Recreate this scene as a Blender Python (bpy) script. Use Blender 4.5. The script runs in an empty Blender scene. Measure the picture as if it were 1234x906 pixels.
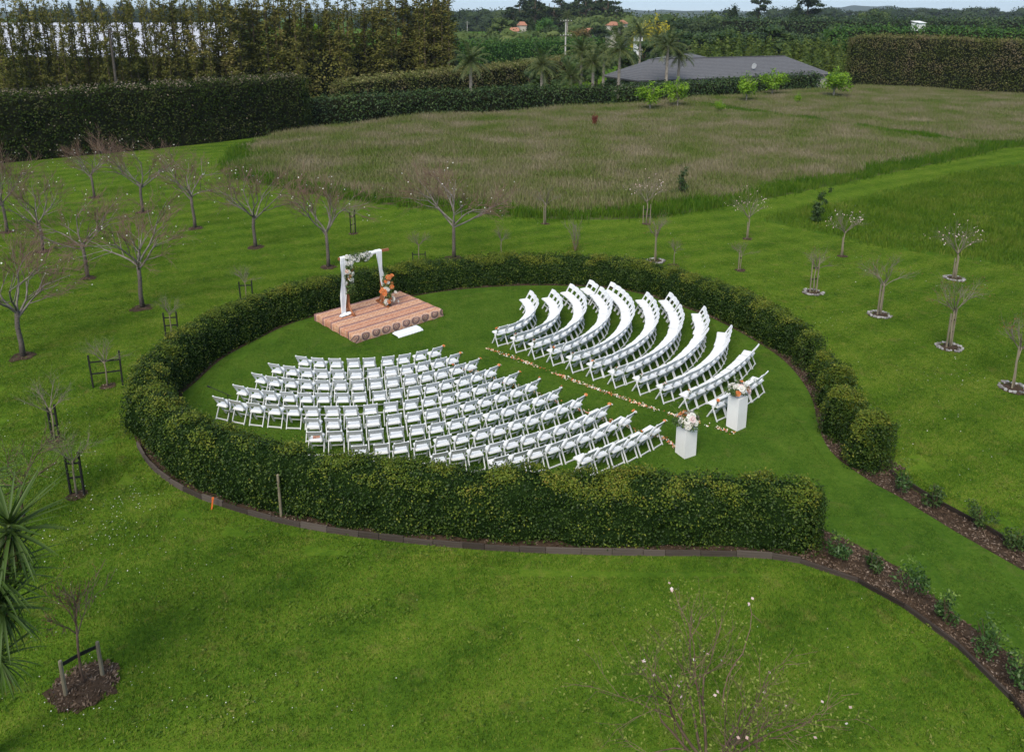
import bpy, math, random
import numpy as np
from mathutils import Vector, Matrix

# ------------------------------------------------------------------ camera, sky, sun, exposure
SC = bpy.context.scene
COL = SC.collection
FPX, CAMH, CAMY, PPY = 952.7, 11.85, -2.25, 272.0      # focal length in photo pixels, camera height and place, row of the optical axis
TH = math.atan(254 / 952.7)
CT, ST = math.cos(TH), math.sin(TH)
cam_d = bpy.data.cameras.new('camera')
cam = bpy.data.objects.new('camera', cam_d); COL.objects.link(cam)
cam.location = (0, CAMY, CAMH); cam.rotation_euler = (math.pi / 2 - TH, 0, 0)
cam_d.sensor_width = 36; cam_d.lens = 36 * FPX / 1234; cam_d.shift_y = -(453 - PPY) / 1234
cam_d.clip_start = .1; cam_d.clip_end = 20000
SC.camera = cam
SUN_EL, SUN_AZ = math.radians(48), math.radians(200)      # soft sun behind thin cloud
W = bpy.data.worlds.new('World'); SC.world = W; W.use_nodes = True
wn = W.node_tree
sky = wn.nodes.new('ShaderNodeTexSky'); sky.sky_type = 'NISHITA'; sky.sun_disc = False
sky.sun_elevation = SUN_EL; sky.sun_rotation = SUN_AZ
sky.air_density = .5; sky.dust_density = .1; sky.ozone_density = 1.5
bg = wn.nodes['Background']; bg.inputs['Strength'].default_value = .10
cl_ = wn.nodes.new('ShaderNodeMix'); cl_.data_type = 'RGBA'; cl_.inputs[0].default_value = .76   # even veil of thin cloud over the blue
cl_.inputs[7].default_value = (1.5, 1.95, 2.45, 1)
wn.links.new(sky.outputs[0], cl_.inputs[6]); wn.links.new(cl_.outputs[2], bg.inputs['Color'])
sl = bpy.data.lights.new('sun', 'SUN'); sl.energy = 1.5; sl.angle = math.radians(34); sl.color = (1, .93, .82)
so = bpy.data.objects.new('sun', sl); COL.objects.link(so)
sd = Vector((math.sin(SUN_AZ) * math.cos(SUN_EL), math.cos(SUN_AZ) * math.cos(SUN_EL), math.sin(SUN_EL)))
so.rotation_euler = sd.to_track_quat('Z', 'Y').to_euler(); so.location = (0, 0, 60)
so['kind'] = 'helper'
SC.view_settings.view_transform = 'Standard'; SC.view_settings.look = 'None'
SC.view_settings.exposure = 1.5; SC.view_settings.gamma = 1

# ------------------------------------------------------------------ pixel -> place helpers (photo is 1234 x 906)
def G(x, y, z=0.0):
    a = (x - 617) / FPX; b = (y - PPY) / FPX
    t = (z - CAMH) / (-ST - b * CT)
    return np.array((a * t, (CT - b * ST) * t + CAMY))
def at(x, y, Y):
    a = (x - 617) / FPX; b = (y - PPY) / FPX
    t = (Y - CAMY) / (CT - b * ST)
    return np.array((a * t, Y, CAMH + (-ST - b * CT) * t))
def GL(l): return np.array([G(*p) for p in l])

RNG = np.random.default_rng(7)
def unit(v): return v / np.maximum(np.linalg.norm(v, axis=-1, keepdims=True), 1e-9)

# ------------------------------------------------------------------ materials
MATS = {}
def new_mat(name):
    m = bpy.data.materials.new(name); m.use_nodes = True
    nt = m.node_tree; b = nt.nodes['Principled BSDF']
    MATS[name] = m
    return m, nt, b
def N(nt, t, **kw):
    n = nt.nodes.new(t)
    for k, v in kw.items(): setattr(n, k, v)
    return n
def ramp(nt, fac, stops):
    r = N(nt, 'ShaderNodeValToRGB'); e = r.color_ramp.elements
    while len(e) < len(stops): e.new(.5)
    for q, (p, c) in zip(e, stops): q.position = p; q.color = (*c, 1)
    nt.links.new(fac, r.inputs[0]); return r.outputs[0]
def noise(nt, scale, detail=4, coord='pos', rough=.55, dist=0, vscale=None):
    if coord == 'pos': co = N(nt, 'ShaderNodeNewGeometry').outputs['Position']
    else: co = N(nt, 'ShaderNodeTexCoord').outputs['Object']
    if vscale:
        mp = N(nt, 'ShaderNodeMapping'); mp.inputs['Scale'].default_value = vscale
        nt.links.new(co, mp.inputs[0]); co = mp.outputs[0]
    n = N(nt, 'ShaderNodeTexNoise'); n.inputs['Scale'].default_value = scale; n.inputs['Detail'].default_value = detail
    n.inputs['Roughness'].default_value = rough; n.inputs['Distortion'].default_value = dist
    nt.links.new(co, n.inputs['Vector']); return n.outputs[0]
def math_(nt, op, a, b=None, clamp=False):
    m = N(nt, 'ShaderNodeMath', operation=op); m.use_clamp = clamp
    for i, v in enumerate((a, b)):
        if v is None: continue
        if isinstance(v, (int, float)): m.inputs[i].default_value = v
        else: nt.links.new(v, m.inputs[i])
    return m.outputs[0]
def mix(nt, fac, a, b, blend='MIX'):
    m = N(nt, 'ShaderNodeMix', data_type='RGBA', blend_type=blend)
    for i, v in ((0, fac), (6, a), (7, b)):
        if isinstance(v, (int, float)): m.inputs[i].default_value = v
        elif isinstance(v, tuple): m.inputs[i].default_value = (*v, 1)
        else: nt.links.new(v, m.inputs[i])
    return m.outputs[2]
def bump(nt, b, h, strength=.4, dist=.05):
    n = N(nt, 'ShaderNodeBump'); n.inputs['Strength'].default_value = strength; n.inputs['Distance'].default_value = dist
    nt.links.new(h, n.inputs['Height']); nt.links.new(n.outputs[0], b.inputs['Normal'])
def island(nt): return N(nt, 'ShaderNodeNewGeometry').outputs['Random Per Island']
def objrnd(nt): return N(nt, 'ShaderNodeObjectInfo').outputs['Random']
def leaf_mat(name, stops, nscale=.6, k=.55, trans=.25, rough=.55, spec=.25):
    m, nt, b = new_mat(name)
    nz = ramp(nt, noise(nt, nscale, 3), [(.3, (0, 0, 0)), (.7, (1, 1, 1))])
    f = math_(nt, 'ADD', math_(nt, 'MULTIPLY', island(nt), k), math_(nt, 'MULTIPLY', nz, 1 - k))
    c = ramp(nt, f, stops)
    nt.links.new(c, b.inputs['Base Color']); b.inputs['Roughness'].default_value = rough
    b.inputs['Specular IOR Level'].default_value = spec
    if trans:
        t = N(nt, 'ShaderNodeBsdfTranslucent'); nt.links.new(c, t.inputs[0])
        ms = N(nt, 'ShaderNodeMixShader'); ms.inputs[0].default_value = trans
        nt.links.new(b.outputs[0], ms.inputs[1]); nt.links.new(t.outputs[0], ms.inputs[2])
        nt.links.new(ms.outputs[0], nt.nodes['Material Output'].inputs[0])
    return m
def plain(name, c1, c2, scale=6, rough=.7, bmp=0, coord='obj', spec=.3, vs=None, rnd=0):
    m, nt, b = new_mat(name)
    f = noise(nt, scale, 5, coord, vscale=vs)
    h = f
    if rnd: f = math_(nt, 'ADD', math_(nt, 'MULTIPLY', f, 1 - rnd), math_(nt, 'MULTIPLY', objrnd(nt), rnd))
    nt.links.new(ramp(nt, f, [(.3, c1), (.7, c2)]), b.inputs['Base Color'])
    b.inputs['Roughness'].default_value = rough; b.inputs['Specular IOR Level'].default_value = spec
    if bmp: bump(nt, b, h, bmp, .03)
    return m

def lawn_mat(name, dark, mid, lite, dry, stripe=0., fine=38, blade=False):
    m, nt, b = new_mat(name)
    big = noise(nt, .13, 3); med = noise(nt, .75, 6, rough=.68, dist=.4); sm = noise(nt, 3.2, 4, rough=.7, vscale=(1, 1.25, 1)); fin = noise(nt, fine, 2, rough=.7)
    f = math_(nt, 'ADD', math_(nt, 'ADD', math_(nt, 'MULTIPLY', big, .28), math_(nt, 'MULTIPLY', med, .42)), math_(nt, 'MULTIPLY', sm, .42))
    f = math_(nt, 'SUBTRACT', f, .06)
    if stripe:
        w = N(nt, 'ShaderNodeTexWave'); w.inputs['Scale'].default_value = .17; w.inputs['Distortion'].default_value = 9.
        w.inputs['Detail'].default_value = 2; w.inputs['Detail Scale'].default_value = .22
        mp = N(nt, 'ShaderNodeMapping'); mp.inputs['Rotation'].default_value = (0, 0, math.radians(62))
        nt.links.new(N(nt, 'ShaderNodeNewGeometry').outputs['Position'], mp.inputs[0]); nt.links.new(mp.outputs[0], w.inputs[0])
        f = math_(nt, 'ADD', f, math_(nt, 'MULTIPLY', math_(nt, 'SUBTRACT', w.outputs['Fac'], .5), stripe))
    if blade: f = math_(nt, 'ADD', f, math_(nt, 'MULTIPLY', math_(nt, 'SUBTRACT', island(nt), .5), .62))
    mot = noise(nt, 11., 4, rough=.75); f = math_(nt, 'ADD', f, math_(nt, 'MULTIPLY', math_(nt, 'SUBTRACT', mot, .5), .42))
    c = ramp(nt, f, [(.34, dark), (.49, mid), (.61, lite), (.76, dry)])
    b.inputs['Roughness'].default_value = .9; b.inputs['Specular IOR Level'].default_value = 0.
    # browner worn spots
    c = mix(nt, ramp(nt, noise(nt, 1.7, 5, rough=.72, dist=.6), [(.56, (0, 0, 0)), (.76, (.5, .5, .5))]), c, (dry[0] * 1.15, dry[1] * .80, dry[2] * 1.4))
    if not blade:
        c = mix(nt, ramp(nt, fin, [(.35, (0, 0, 0)), (.7, (.6, .6, .6))]), c, dark)
        bump(nt, b, math_(nt, 'ADD', fin, sm), .6, .04)
    nt.links.new(c, b.inputs['Base Color'])
    if blade:
        t = N(nt, 'ShaderNodeBsdfTranslucent'); nt.links.new(c, t.inputs[0])
        ms = N(nt, 'ShaderNodeMixShader'); ms.inputs[0].default_value = .3
        nt.links.new(b.outputs[0], ms.inputs[1]); nt.links.new(t.outputs[0], ms.inputs[2]); nt.links.new(ms.outputs[0], nt.nodes['Material Output'].inputs[0])
    return m

LAWN_C = ((.042, .090, .010), (.086, .156, .014), (.130, .198, .020), (.225, .238, .052))
FINE_C = ((.038, .086, .011), (.068, .132, .015), (.096, .164, .020), (.145, .190, .036))
lawn_mat('lawn', *LAWN_C, .09); lawn_mat('lawn_blade', *[tuple(v * 1.12 for v in c) for c in LAWN_C], .09, 38, True)
lawn_mat('fine_lawn', *FINE_C, .05, 55); lawn_mat('fine_blade', *[tuple(v * 1.1 for v in c) for c in FINE_C], .05, 55, True)
lawn_mat('rough_grass', (.036, .085, .010), (.062, .125, .013), (.10, .155, .018), (.16, .165, .04))
lawn_mat('meadow_soil', (.05, .075, .018), (.075, .10, .028), (.11, .12, .045), (.14, .13, .06))
leaf_mat('meadow_blade', [(.05, (.085, .145, .022)), (.28, (.132, .174, .040)), (.48, (.195, .198, .085)), (.7, (.255, .218, .136)), (.95, (.37, .32, .22))], .22, .42, .25, .8, 0.)
leaf_mat('edge_blade', [(.1, (.042, .105, .010)), (.5, (.075, .155, .014)), (.95, (.15, .20, .03))], .3, .6, .3, .8, 0.)
leaf_mat('rough_blade', [(.1, (.052, .118, .011)), (.5, (.100, .172, .018)), (.8, (.155, .205, .03)), (.97, (.25, .24, .08))], .35, .45, .3, .8, 0.)
leaf_mat('hedge_leaf', [(.05, (.009, .022, .005)), (.4, (.020, .044, .007)), (.7, (.042, .074, .010)), (.95, (.085, .115, .018))], 1.6, .6, .1, .5, .16)
leaf_mat('hedge_tip', [(.1, (.062, .108, .012)), (.5, (.120, .162, .018)), (.85, (.205, .210, .03)), (.98, (.25, .17, .04))], .9, .6, .2, .5, .15)
leaf_mat('big_hedge_leaf', [(.05, (.014, .026, .006)), (.35, (.026, .043, .010)), (.6, (.042, .060, .014)), (.8, (.058, .064, .024)), (.97, (.080, .074, .038))], .45, .4, .1, .8, .0)
leaf_mat('brown_hedge_leaf', [(.05, (.030, .042, .010)), (.3, (.062, .082, .020)), (.5, (.095, .098, .033)), (.75, (.130, .106, .056)), (.97, (.17, .135, .086))], .3, .35, .1, .8, 0.)
leaf_mat('hedge_top', [(.1, (.075, .10, .02)), (.5, (.155, .165, .05)), (.9, (.26, .225, .10))], .4, .6, .15, .7, .1)
leaf_mat('grey_twig_top', [(.1, (.07, .095, .02)), (.45, (.16, .13, .09)), (.9, (.25, .21, .17))], .35, .55, .1, .8, .1)
leaf_mat('dark_shrub_leaf', [(.1, (.016, .038, .010)), (.5, (.034, .068, .015)), (.95, (.074, .112, .026))], .5, .6, .15, .5, .25)
leaf_mat('bright_hedge_leaf', [(.1, (.022, .065, .012)), (.5, (.045, .112, .016)), (.95, (.085, .15, .022))], .3, .6, .15, .6, .2)
leaf_mat('conifer_yellow', [(.1, (.045, .078, .012)), (.5, (.09, .130, .020)), (.95, (.16, .19, .034))], .3, .6, .15, .6, .2)
leaf_mat('lime_leaf', [(.1, (.10, .21, .014)), (.5, (.18, .32, .020)), (.95, (.28, .42, .035))], 1.2, .7, .35, .5, .2)
leaf_mat('belt_leaf', [(.1, (.075, .085, .020)), (.45, (.135, .138, .034)), (.75, (.195, .178, .052)), (.97, (.27, .215, .085))], .2, .5, .25, .8, 0.)
leaf_mat('far_dark_leaf', [(.1, (.014, .026, .011)), (.5, (.030, .050, .017)), (.95, (.062, .084, .030))], .05, .6, .1, .7, .1)
leaf_mat('far_mid_leaf', [(.1, (.036, .062, .018)), (.5, (.070, .102, .028)), (.95, (.13, .155, .05))], .05, .6, .1, .7, .1)
leaf_mat('yellow_leaf', [(.1, (.20, .20, .02)), (.6, (.42, .36, .03)), (.95, (.55, .45, .05))], .4, .6, .2, .6, .2)
leaf_mat('autumn_leaf', [(.1, (.06, .055, .015)), (.6, (.13, .09, .025)), (.95, (.2, .13, .04))], .4, .6, .2, .6, .2)
leaf_mat('palm_leaf', [(.1, (.036, .060, .015)), (.5, (.072, .102, .026)), (.95, (.15, .16, .05))], .4, .6, .15, .5, .3)
leaf_mat('yucca_leaf', [(.1, (.026, .056, .010)), (.5, (.050, .092, .016)), (.95, (.090, .130, .024))], .8, .6, .12, .5, .25)
leaf_mat('dead_leaf', [(.1, (.10, .075, .025)), (.6, (.17, .13, .045)), (.95, (.24, .19, .08))], .8, .6, .1, .7, .2)
leaf_mat('sapling_leaf', [(.1, (.06, .12, .02)), (.5, (.12, .20, .03)), (.95, (.20, .28, .06))], 1.5, .7, .3, .5, .2)
leaf_mat('bush_leaf', [(.1, (.020, .052, .012)), (.5, (.045, .098, .020)), (.95, (.10, .165, .045))], 1.5, .65, .2, .45, .3)
leaf_mat('olive_leaf', [(.1, (.09, .13, .02)), (.5, (.16, .20, .035)), (.95, (.27, .30, .08))], 1.5, .7, .25, .6, .1)
leaf_mat('weed_leaf', [(.1, (.035, .085, .012)), (.4, (.070, .125, .018)), (.7, (.13, .19, .03)), (.95, (.23, .22, .07))], .9, .6, .2, .8, 0.)
leaf_mat('red_leaf', [(.1, (.12, .03, .02)), (.6, (.2, .05, .035)), (.95, (.26, .10, .07))], 1.5, .7, .2, .6, .2)
leaf_mat('bud_leaf', [(.1, (.12, .06, .02)), (.6, (.2, .10, .04)), (.95, (.3, .18, .07))], 1.5, .7, .2, .6, .2)
leaf_mat('white_petal', [(.1, (.60, .57, .50)), (.6, (.78, .76, .70)), (.95, (.85, .84, .82))], 3, .7, .25, .6, .2)
leaf_mat('pink_petal', [(.1, (.62, .40, .38)), (.6, (.74, .56, .54)), (.95, (.82, .74, .72))], 3, .7, .25, .6, .2)
leaf_mat('orange_petal', [(.1, (.62, .12, .03)), (.5, (.72, .20, .06)), (.8, (.75, .32, .12)), (.95, (.72, .45, .22))], 3, .8, .25, .6, .2)
leaf_mat('loose_petal', [(.15, (.66, .14, .04)), (.35, (.72, .30, .10)), (.5, (.78, .60, .40)), (.8, (.82, .78, .72))], 3, .9, .2, .6, .2)
leaf_mat('flower_green', [(.1, (.030, .070, .014)), (.5, (.075, .13, .028)), (.95, (.17, .22, .06))], 3, .8, .2, .5, .3)
leaf_mat('bark_chip', [(.05, (.035, .022, .014)), (.4, (.085, .055, .036)), (.75, (.15, .105, .075)), (.97, (.30, .235, .19))], 1.2, .8, 0, .85, .1)
leaf_mat('stone_chip', [(.05, (.12, .11, .10)), (.5, (.26, .24, .23)), (.95, (.45, .43, .41))], 1.5, .8, 0, .8, .2)
plain('soil', (.030, .020, .013), (.075, .050, .034), 5, .95, .8, 'pos', .1)
plain('hedge_core', (.006, .014, .004), (.014, .028, .007), 3, .95, 0, 'pos', 0)
plain('big_core', (.008, .011, .005), (.020, .022, .010), 1.2, .95, 0, 'pos', 0)
plain('bright_core', (.010, .025, .006), (.02, .05, .01), 1.2, .95, 0, 'pos', 0)
plain('white_paint', (.66, .67, .69), (.74, .75, .77), 8, .42, 0, 'obj', .4, None, .2)
plain('white_pad', (.74, .74, .74), (.80, .80, .80), 20, .6, .05, 'obj', .3)
plain('plinth_white', (.74, .74, .75), (.80, .80, .80), 3, .6, 0, 'obj', .25)
plain('cherry_bark', (.065, .052, .044), (.165, .140, .122), 9, .85, .5, 'pos', .2, (1, 1, 5))
plain('grey_branch', (.12, .102, .088), (.25, .22, .195), 6, .85, .3, 'pos', .2)
plain('red_twig', (.105, .062, .045), (.20, .13, .098), 4, .8, 0, 'pos', .2)
plain('pale_twig', (.12, .10, .075), (.22, .19, .145), 4, .8, 0, 'pos', .2)
plain('brown_bark', (.06, .042, .028), (.14, .10, .07), 6, .9, .5, 'pos', .1, (1, 1, .4))
plain('pale_trunk', (.20, .17, .14), (.36, .32, .27), 3, .85, .3, 'pos', .1)
plain('belt_bark', (.07, .05, .03), (.15, .115, .075), 3, .9, 0, 'pos', .1)
plain('dark_stake', (.010, .010, .010), (.022, .021, .020), 8, .7, .2)
plain('pine_stake', (.17, .14, .095), (.28, .24, .17), 8, .8, .3, 'obj', .2, (1, 1, .2))
plain('black_strap', (.008, .008, .009), (.018, .018, .018), 8, .6)
plain('old_board', (.045, .036, .029), (.105, .086, .072), 4, .9, .6, 'obj', .1, (.4, 6, 6), .5)
plain('dark_board', (.026, .020, .016), (.066, .052, .043), 4, .9, .6, 'obj', .1, (.4, 6, 6), .4)
plain('arch_wood', (.22, .075, .030), (.36, .14, .06), 5, .5, .2, 'obj', .4, (5, 5, .5))
plain('drape', (.74, .75, .79), (.82, .83, .85), 5, .75, .1, 'obj', .2)
plain('lace', (.60, .62, .66), (.84, .85, .87), 45, .8, .3, 'obj', .2)
plain('concrete_pole', (.36, .34, .32), (.48, .46, .44), 3, .8)
plain('dark_pole', (.05, .042, .036), (.10, .085, .075), 3, .85)
plain('black_metal', (.008, .008, .009), (.02, .02, .02), 8, .4)
plain('house_wall', (.42, .38, .33), (.5, .46, .4), 3, .8)
plain('white_wall', (.66, .66, .66), (.74, .74, .74), 3, .7)
plain('fascia', (.05, .05, .055), (.08, .08, .085), 3, .6)
plain('orange_roof', (.30, .13, .08), (.40, .19, .12), 3, .8)
plain('crop_cover', (.40, .41, .46), (.52, .53, .58), .12, .6, 0, 'pos')
plain('crop_frame', (.18, .18, .19), (.26, .26, .27), 3, .6)
plain('dish_white', (.6, .6, .6), (.7, .7, .7), 3, .4)
plain('orange_paint', (.75, .12, .02), (.8, .2, .05), 3, .6)
plain('booklet', (.30, .10, .05), (.72, .40, .28), 14, .6)
plain('glass', (.03, .035, .04), (.05, .055, .06), 3, .1, 0, 'obj', .6)
plain('hill_green', (.030, .050, .026), (.055, .075, .035), .01, .95, 0, 'pos', 0)
def roof_mat():
    m, nt, b = new_mat('roof_tile')
    w = N(nt, 'ShaderNodeTexWave'); w.bands_direction = 'Z'; w.inputs['Scale'].default_value = 1.6; w.inputs['Distortion'].default_value = .2
    nt.links.new(N(nt, 'ShaderNodeTexCoord').outputs['Object'], w.inputs[0])
    n = noise(nt, 2.5, 4, 'obj', vscale=(1, 1, 4))
    f = math_(nt, 'ADD', math_(nt, 'MULTIPLY', w.outputs['Fac'], .35), math_(nt, 'MULTIPLY', n, .65))
    nt.links.new(ramp(nt, f, [(.3, (.060, .060, .066)), (.7, (.125, .124, .132))]), b.inputs['Base Color'])
    b.inputs['Roughness'].default_value = .75; bump(nt, b, w.outputs['Fac'], .5, .04)
roof_mat()
def rug_mat():
    m, nt, b = new_mat('rug')
    tc = N(nt, 'ShaderNodeTexCoord').outputs['Object']
    s = N(nt, 'ShaderNodeSeparateXYZ'); nt.links.new(tc, s.inputs[0]); x, y, z = s.outputs
    def tri(v, per, off=0.): return math_(nt, 'ABSOLUTE', math_(nt, 'SUBTRACT', math_(nt, 'FRACT', math_(nt, 'ADD', math_(nt, 'DIVIDE', v, per), off)), .5))
    fine = noise(nt, 30, 3, 'obj'); med = noise(nt, 7, 4, 'obj', vscale=(1.2, .7, 1))
    tan = ramp(nt, med, [(.3, (.42, .18, .09)), (.5, (.60, .32, .18)), (.7, (.70, .47, .31))])
    # small motif cells inside each band
    cell = math_(nt, 'ADD', tri(x, .16), tri(y, .16))
    tan = mix(nt, ramp(nt, math_(nt, 'ABSOLUTE', math_(nt, 'SUBTRACT', cell, .5)), [(.06, (.55, .55, .55)), (.14, (0, 0, 0))]), tan, (.30, .10, .075))
    band = tri(y, .62, .12)                                   # dark bands run along the long side
    tan = mix(nt, ramp(nt, band, [(.07, (1, 1, 1)), (.12, (0, 0, 0))]), tan, mix(nt, ramp(nt, math_(nt, 'ADD', tri(x, .11), tri(y, .055)), [(.3, (0, 0, 0)), (.6, (1, 1, 1))]), (.06, .035, .06), (.30, .17, .17)))
    par = math_(nt, 'GREATER_THAN', math_(nt, 'FRACT', math_(nt, 'ADD', math_(nt, 'DIVIDE', y, 1.24), .31)), .5)
    tan = mix(nt, math_(nt, 'MULTIPLY', par, .45), tan, mix(nt, 1., tan, (.78, .50, .46), 'MULTIPLY'))
    tan = mix(nt, ramp(nt, tri(y, .31, .06), [(.03, (.7, .7, .7)), (.06, (0, 0, 0))]), tan, (.66, .50, .40))
    # medallions along the front border (local -y edge, over the lip)
    v = math_(nt, 'ADD', math_(nt, 'ADD', y, 1.525), math_(nt, 'SUBTRACT', z, .20))
    u = math_(nt, 'MULTIPLY', math_(nt, 'SUBTRACT', math_(nt, 'FRACT', math_(nt, 'DIVIDE', x, .46)), .5), .46)
    r = math_(nt, 'SQRT', math_(nt, 'ADD', math_(nt, 'MULTIPLY', u, u), math_(nt, 'MULTIPLY', v, v)))
    med_c = ramp(nt, math_(nt, 'ADD', r, math_(nt, 'MULTIPLY', fine, .03)), [(.03, (.55, .40, .30)), (.06, (.05, .03, .045)), (.10, (.45, .25, .17)), (.13, (.05, .03, .045)), (.19, (.10, .05, .06)), (.215, (.56, .42, .33))])
    tan = mix(nt, ramp(nt, r, [(.205, (1, 1, 1)), (.225, (0, 0, 0))]), tan, med_c)
    tan = mix(nt, .25, tan, ramp(nt, fine, [(.3, (.2, .1, .08)), (.7, (.7, .5, .4))]))
    nt.links.new(tan, b.inputs['Base Color']); b.inputs['Roughness'].default_value = .95; b.inputs['Specular IOR Level'].default_value = .1
    bump(nt, b, fine, .3, .01)
rug_mat()

# ------------------------------------------------------------------ mesh helpers
class MB:
    """collects vertices and faces; build() links them as one mesh object"""
    def __init__(s): s.V = []; s.F = []; s.n = 0
    def add(s, V, F):
        V = np.asarray(V, float).reshape(-1, 3)
        if isinstance(F, np.ndarray): F = [F]
        for f in F:
            if len(f): s.F.append(np.asarray(f, int).reshape(len(f), -1) + s.n)
        s.V.append(V); s.n += len(V); return s
    def mesh(s, name, mat, smooth=False):
        me = bpy.data.meshes.new(name)
        V = np.concatenate(s.V) if s.V else np.zeros((0, 3))
        loops = np.concatenate([f.ravel() for f in s.F]) if s.F else np.zeros(0, int)
        tot = np.concatenate([np.full(len(f), f.shape[1]) for f in s.F]) if s.F else np.zeros(0, int)
        st = np.concatenate([[0], np.cumsum(tot)[:-1]]) if len(tot) else tot
        me.vertices.add(len(V)); me.vertices.foreach_set('co', V.astype(np.float32).ravel())
        me.loops.add(len(loops)); me.loops.foreach_set('vertex_index', loops.astype(np.int32))
        me.polygons.add(len(tot)); me.polygons.foreach_set('loop_start', st.astype(np.int32))
        me.polygons.foreach_set('loop_total', tot.astype(np.int32))
        me.polygons.foreach_set('use_smooth', np.full(len(tot), bool(smooth)))
        me.update(calc_edges=True)
        for m in (mat if isinstance(mat, (list, tuple)) else [mat]): me.materials.append(MATS[m])
        return me
    def build(s, name, mat, parent=None, smooth=False):
        return link(name, s.mesh(name, mat, smooth), parent)
def link(name, data, parent=None):
    o = bpy.data.objects.new(name, data); COL.objects.link(o)
    if parent is not None: o.parent = parent
    return o
def tag(o, label=None, cat=None, group=None, kind=None):
    for k, v in (('label', label), ('category', cat), ('group', group), ('kind', kind)):
        if v: o[k] = v
    return o
def thing(name, label, cat, loc=(0, 0, 0), rz=0., group=None, sc=1.):
    o = link(name, None); o.location = tuple(loc) if len(loc) == 3 else (loc[0], loc[1], 0)
    o.rotation_euler = (0, 0, rz); o.scale = (sc,) * 3; o.empty_display_size = .2
    return tag(o, label, cat, group)
def copy_tree(o, parent=None):
    c = o.copy(); COL.objects.link(c); c.parent = parent
    for ch in o.children: copy_tree(ch, c)
    return c

BOXF = np.array([[0, 3, 2, 1], [4, 5, 6, 7], [0, 1, 5, 4], [1, 2, 6, 5], [2, 3, 7, 6], [3, 0, 4, 7]])
def box(c, s, rz=0.):
    x, y, z = np.array(s) / 2
    v = np.array([[-x, -y, -z], [x, -y, -z], [x, y, -z], [-x, y, -z], [-x, -y, z], [x, -y, z], [x, y, z], [-x, y, z]])
    if rz:
        cs, sn = math.cos(rz), math.sin(rz); v[:, :2] = v[:, :2] @ np.array([[cs, sn], [-sn, cs]])
    return v + np.array(c), BOXF
def bar(p, q, w, t, up=(0, 0, 1)):
    """rectangular bar from p to q"""
    p, q = np.array(p, float), np.array(q, float); d = unit(q - p); u = np.array(up, float)
    a = np.cross(d, u); a = unit(a) if np.linalg.norm(a) > 1e-6 else np.array((1., 0, 0)); b = np.cross(a, d)
    a = a * w / 2; b = b * t / 2
    return np.array([p - a - b, p + a - b, p + a + b, p - a + b, q - a - b, q + a - b, q + a + b, q - a + b]), BOXF
def tubes(segs, n=5):
    """all segments (p0,p1,r0,r1) as open frustums, vectorised"""
    A = np.array([np.concatenate([s[0], s[1], [s[2], s[3]]]) for s in segs], float)
    p, q, r0, r1 = A[:, :3], A[:, 3:6], A[:, 6], A[:, 7]
    d = unit(q - p); ref = np.where(np.abs(d[:, 2:3]) > .9, np.array([[1., 0, 0]]), np.array([[0, 0, 1.]]))
    a = unit(np.cross(d, ref)); b = np.cross(d, a)
    an = np.arange(n) * 2 * math.pi / n
    ring = a[:, None] * np.cos(an)[None, :, None] + b[:, None] * np.sin(an)[None, :, None]
    V = np.concatenate([p[:, None] + ring * r0[:, None, None], q[:, None] + ring * r1[:, None, None]], 1)
    i = np.arange(n); j = (i + 1) % n
    F = np.stack([i, j, j + n, i + n], 1)
    F = (F[None] + (np.arange(len(segs)) * 2 * n)[:, None, None]).reshape(-1, 4)
    return V.reshape(-1, 3), F
def tube(path, radii, n=8, cap=True):
    """one continuous tube along a path"""
    P = np.array(path, float); k = len(P); r = np.broadcast_to(np.array(radii, float), (k,))
    d = unit(np.gradient(P, axis=0)); a = np.array((1., 0, 0)) if abs(d[0][0]) < .8 else np.array((0, 1., 0))
    V = []; an = np.arange(n) * 2 * math.pi / n
    for i in range(k):
        a = unit(a - d[i] * (a @ d[i])); b = np.cross(d[i], a)
        V.append(P[i] + r[i] * (np.cos(an)[:, None] * a + np.sin(an)[:, None] * b))
    V = np.concatenate(V); F = []
    i = np.arange(n); j = (i + 1) % n
    for q in range(k - 1): F.append(np.stack([i + q * n, j + q * n, j + q * n + n, i + q * n + n], 1))
    out = [np.concatenate(F)]
    if cap: out += [np.arange(n)[::-1][None], (np.arange(n) + (k - 1) * n)[None]]
    return V, out
def leaves(P, Nn, size, asp=.6, jit=.6, rng=RNG, updir=None):
    n = len(P); nn = unit(unit(Nn) + jit * rng.normal(size=(n, 3)))
    t = unit(np.cross(nn, rng.normal(size=(n, 3)))) if updir is None else unit(np.array(updir) + .35 * rng.normal(size=(n, 3)))
    b = unit(np.cross(nn, t)); size = np.broadcast_to(size, (n,))[:, None]
    V = np.stack([P - t * size / 2, P + b * size * asp / 2, P + t * size / 2, P - b * size * asp / 2], 1).reshape(-1, 3)
    return V, (np.arange(n)[:, None] * 4 + np.arange(4))
def blob(c, r, rng, amp=.25, n=2):
    """uneven rounded lump (icosphere-like) for cores"""
    import bmesh
    bm = bmesh.new(); bmesh.ops.create_icosphere(bm, subdivisions=n, radius=1)
    V = np.array([v.co[:] for v in bm.verts]); F = np.array([[v.index for v in f.verts] for f in bm.faces]); bm.free()
    V = V * (1 + amp * rng.normal(size=(len(V), 1)) * .5)
    return V * np.array(r) + np.array(c), F
def resample(P, step):
    P = np.array(P, float); d = np.r_[0, np.cumsum(np.linalg.norm(np.diff(P, axis=0), axis=1))]
    n = max(2, int(d[-1] / step) + 1); s = np.linspace(0, d[-1], n)
    return np.stack([np.interp(s, d, P[:, i]) for i in range(P.shape[1])], 1)
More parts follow.
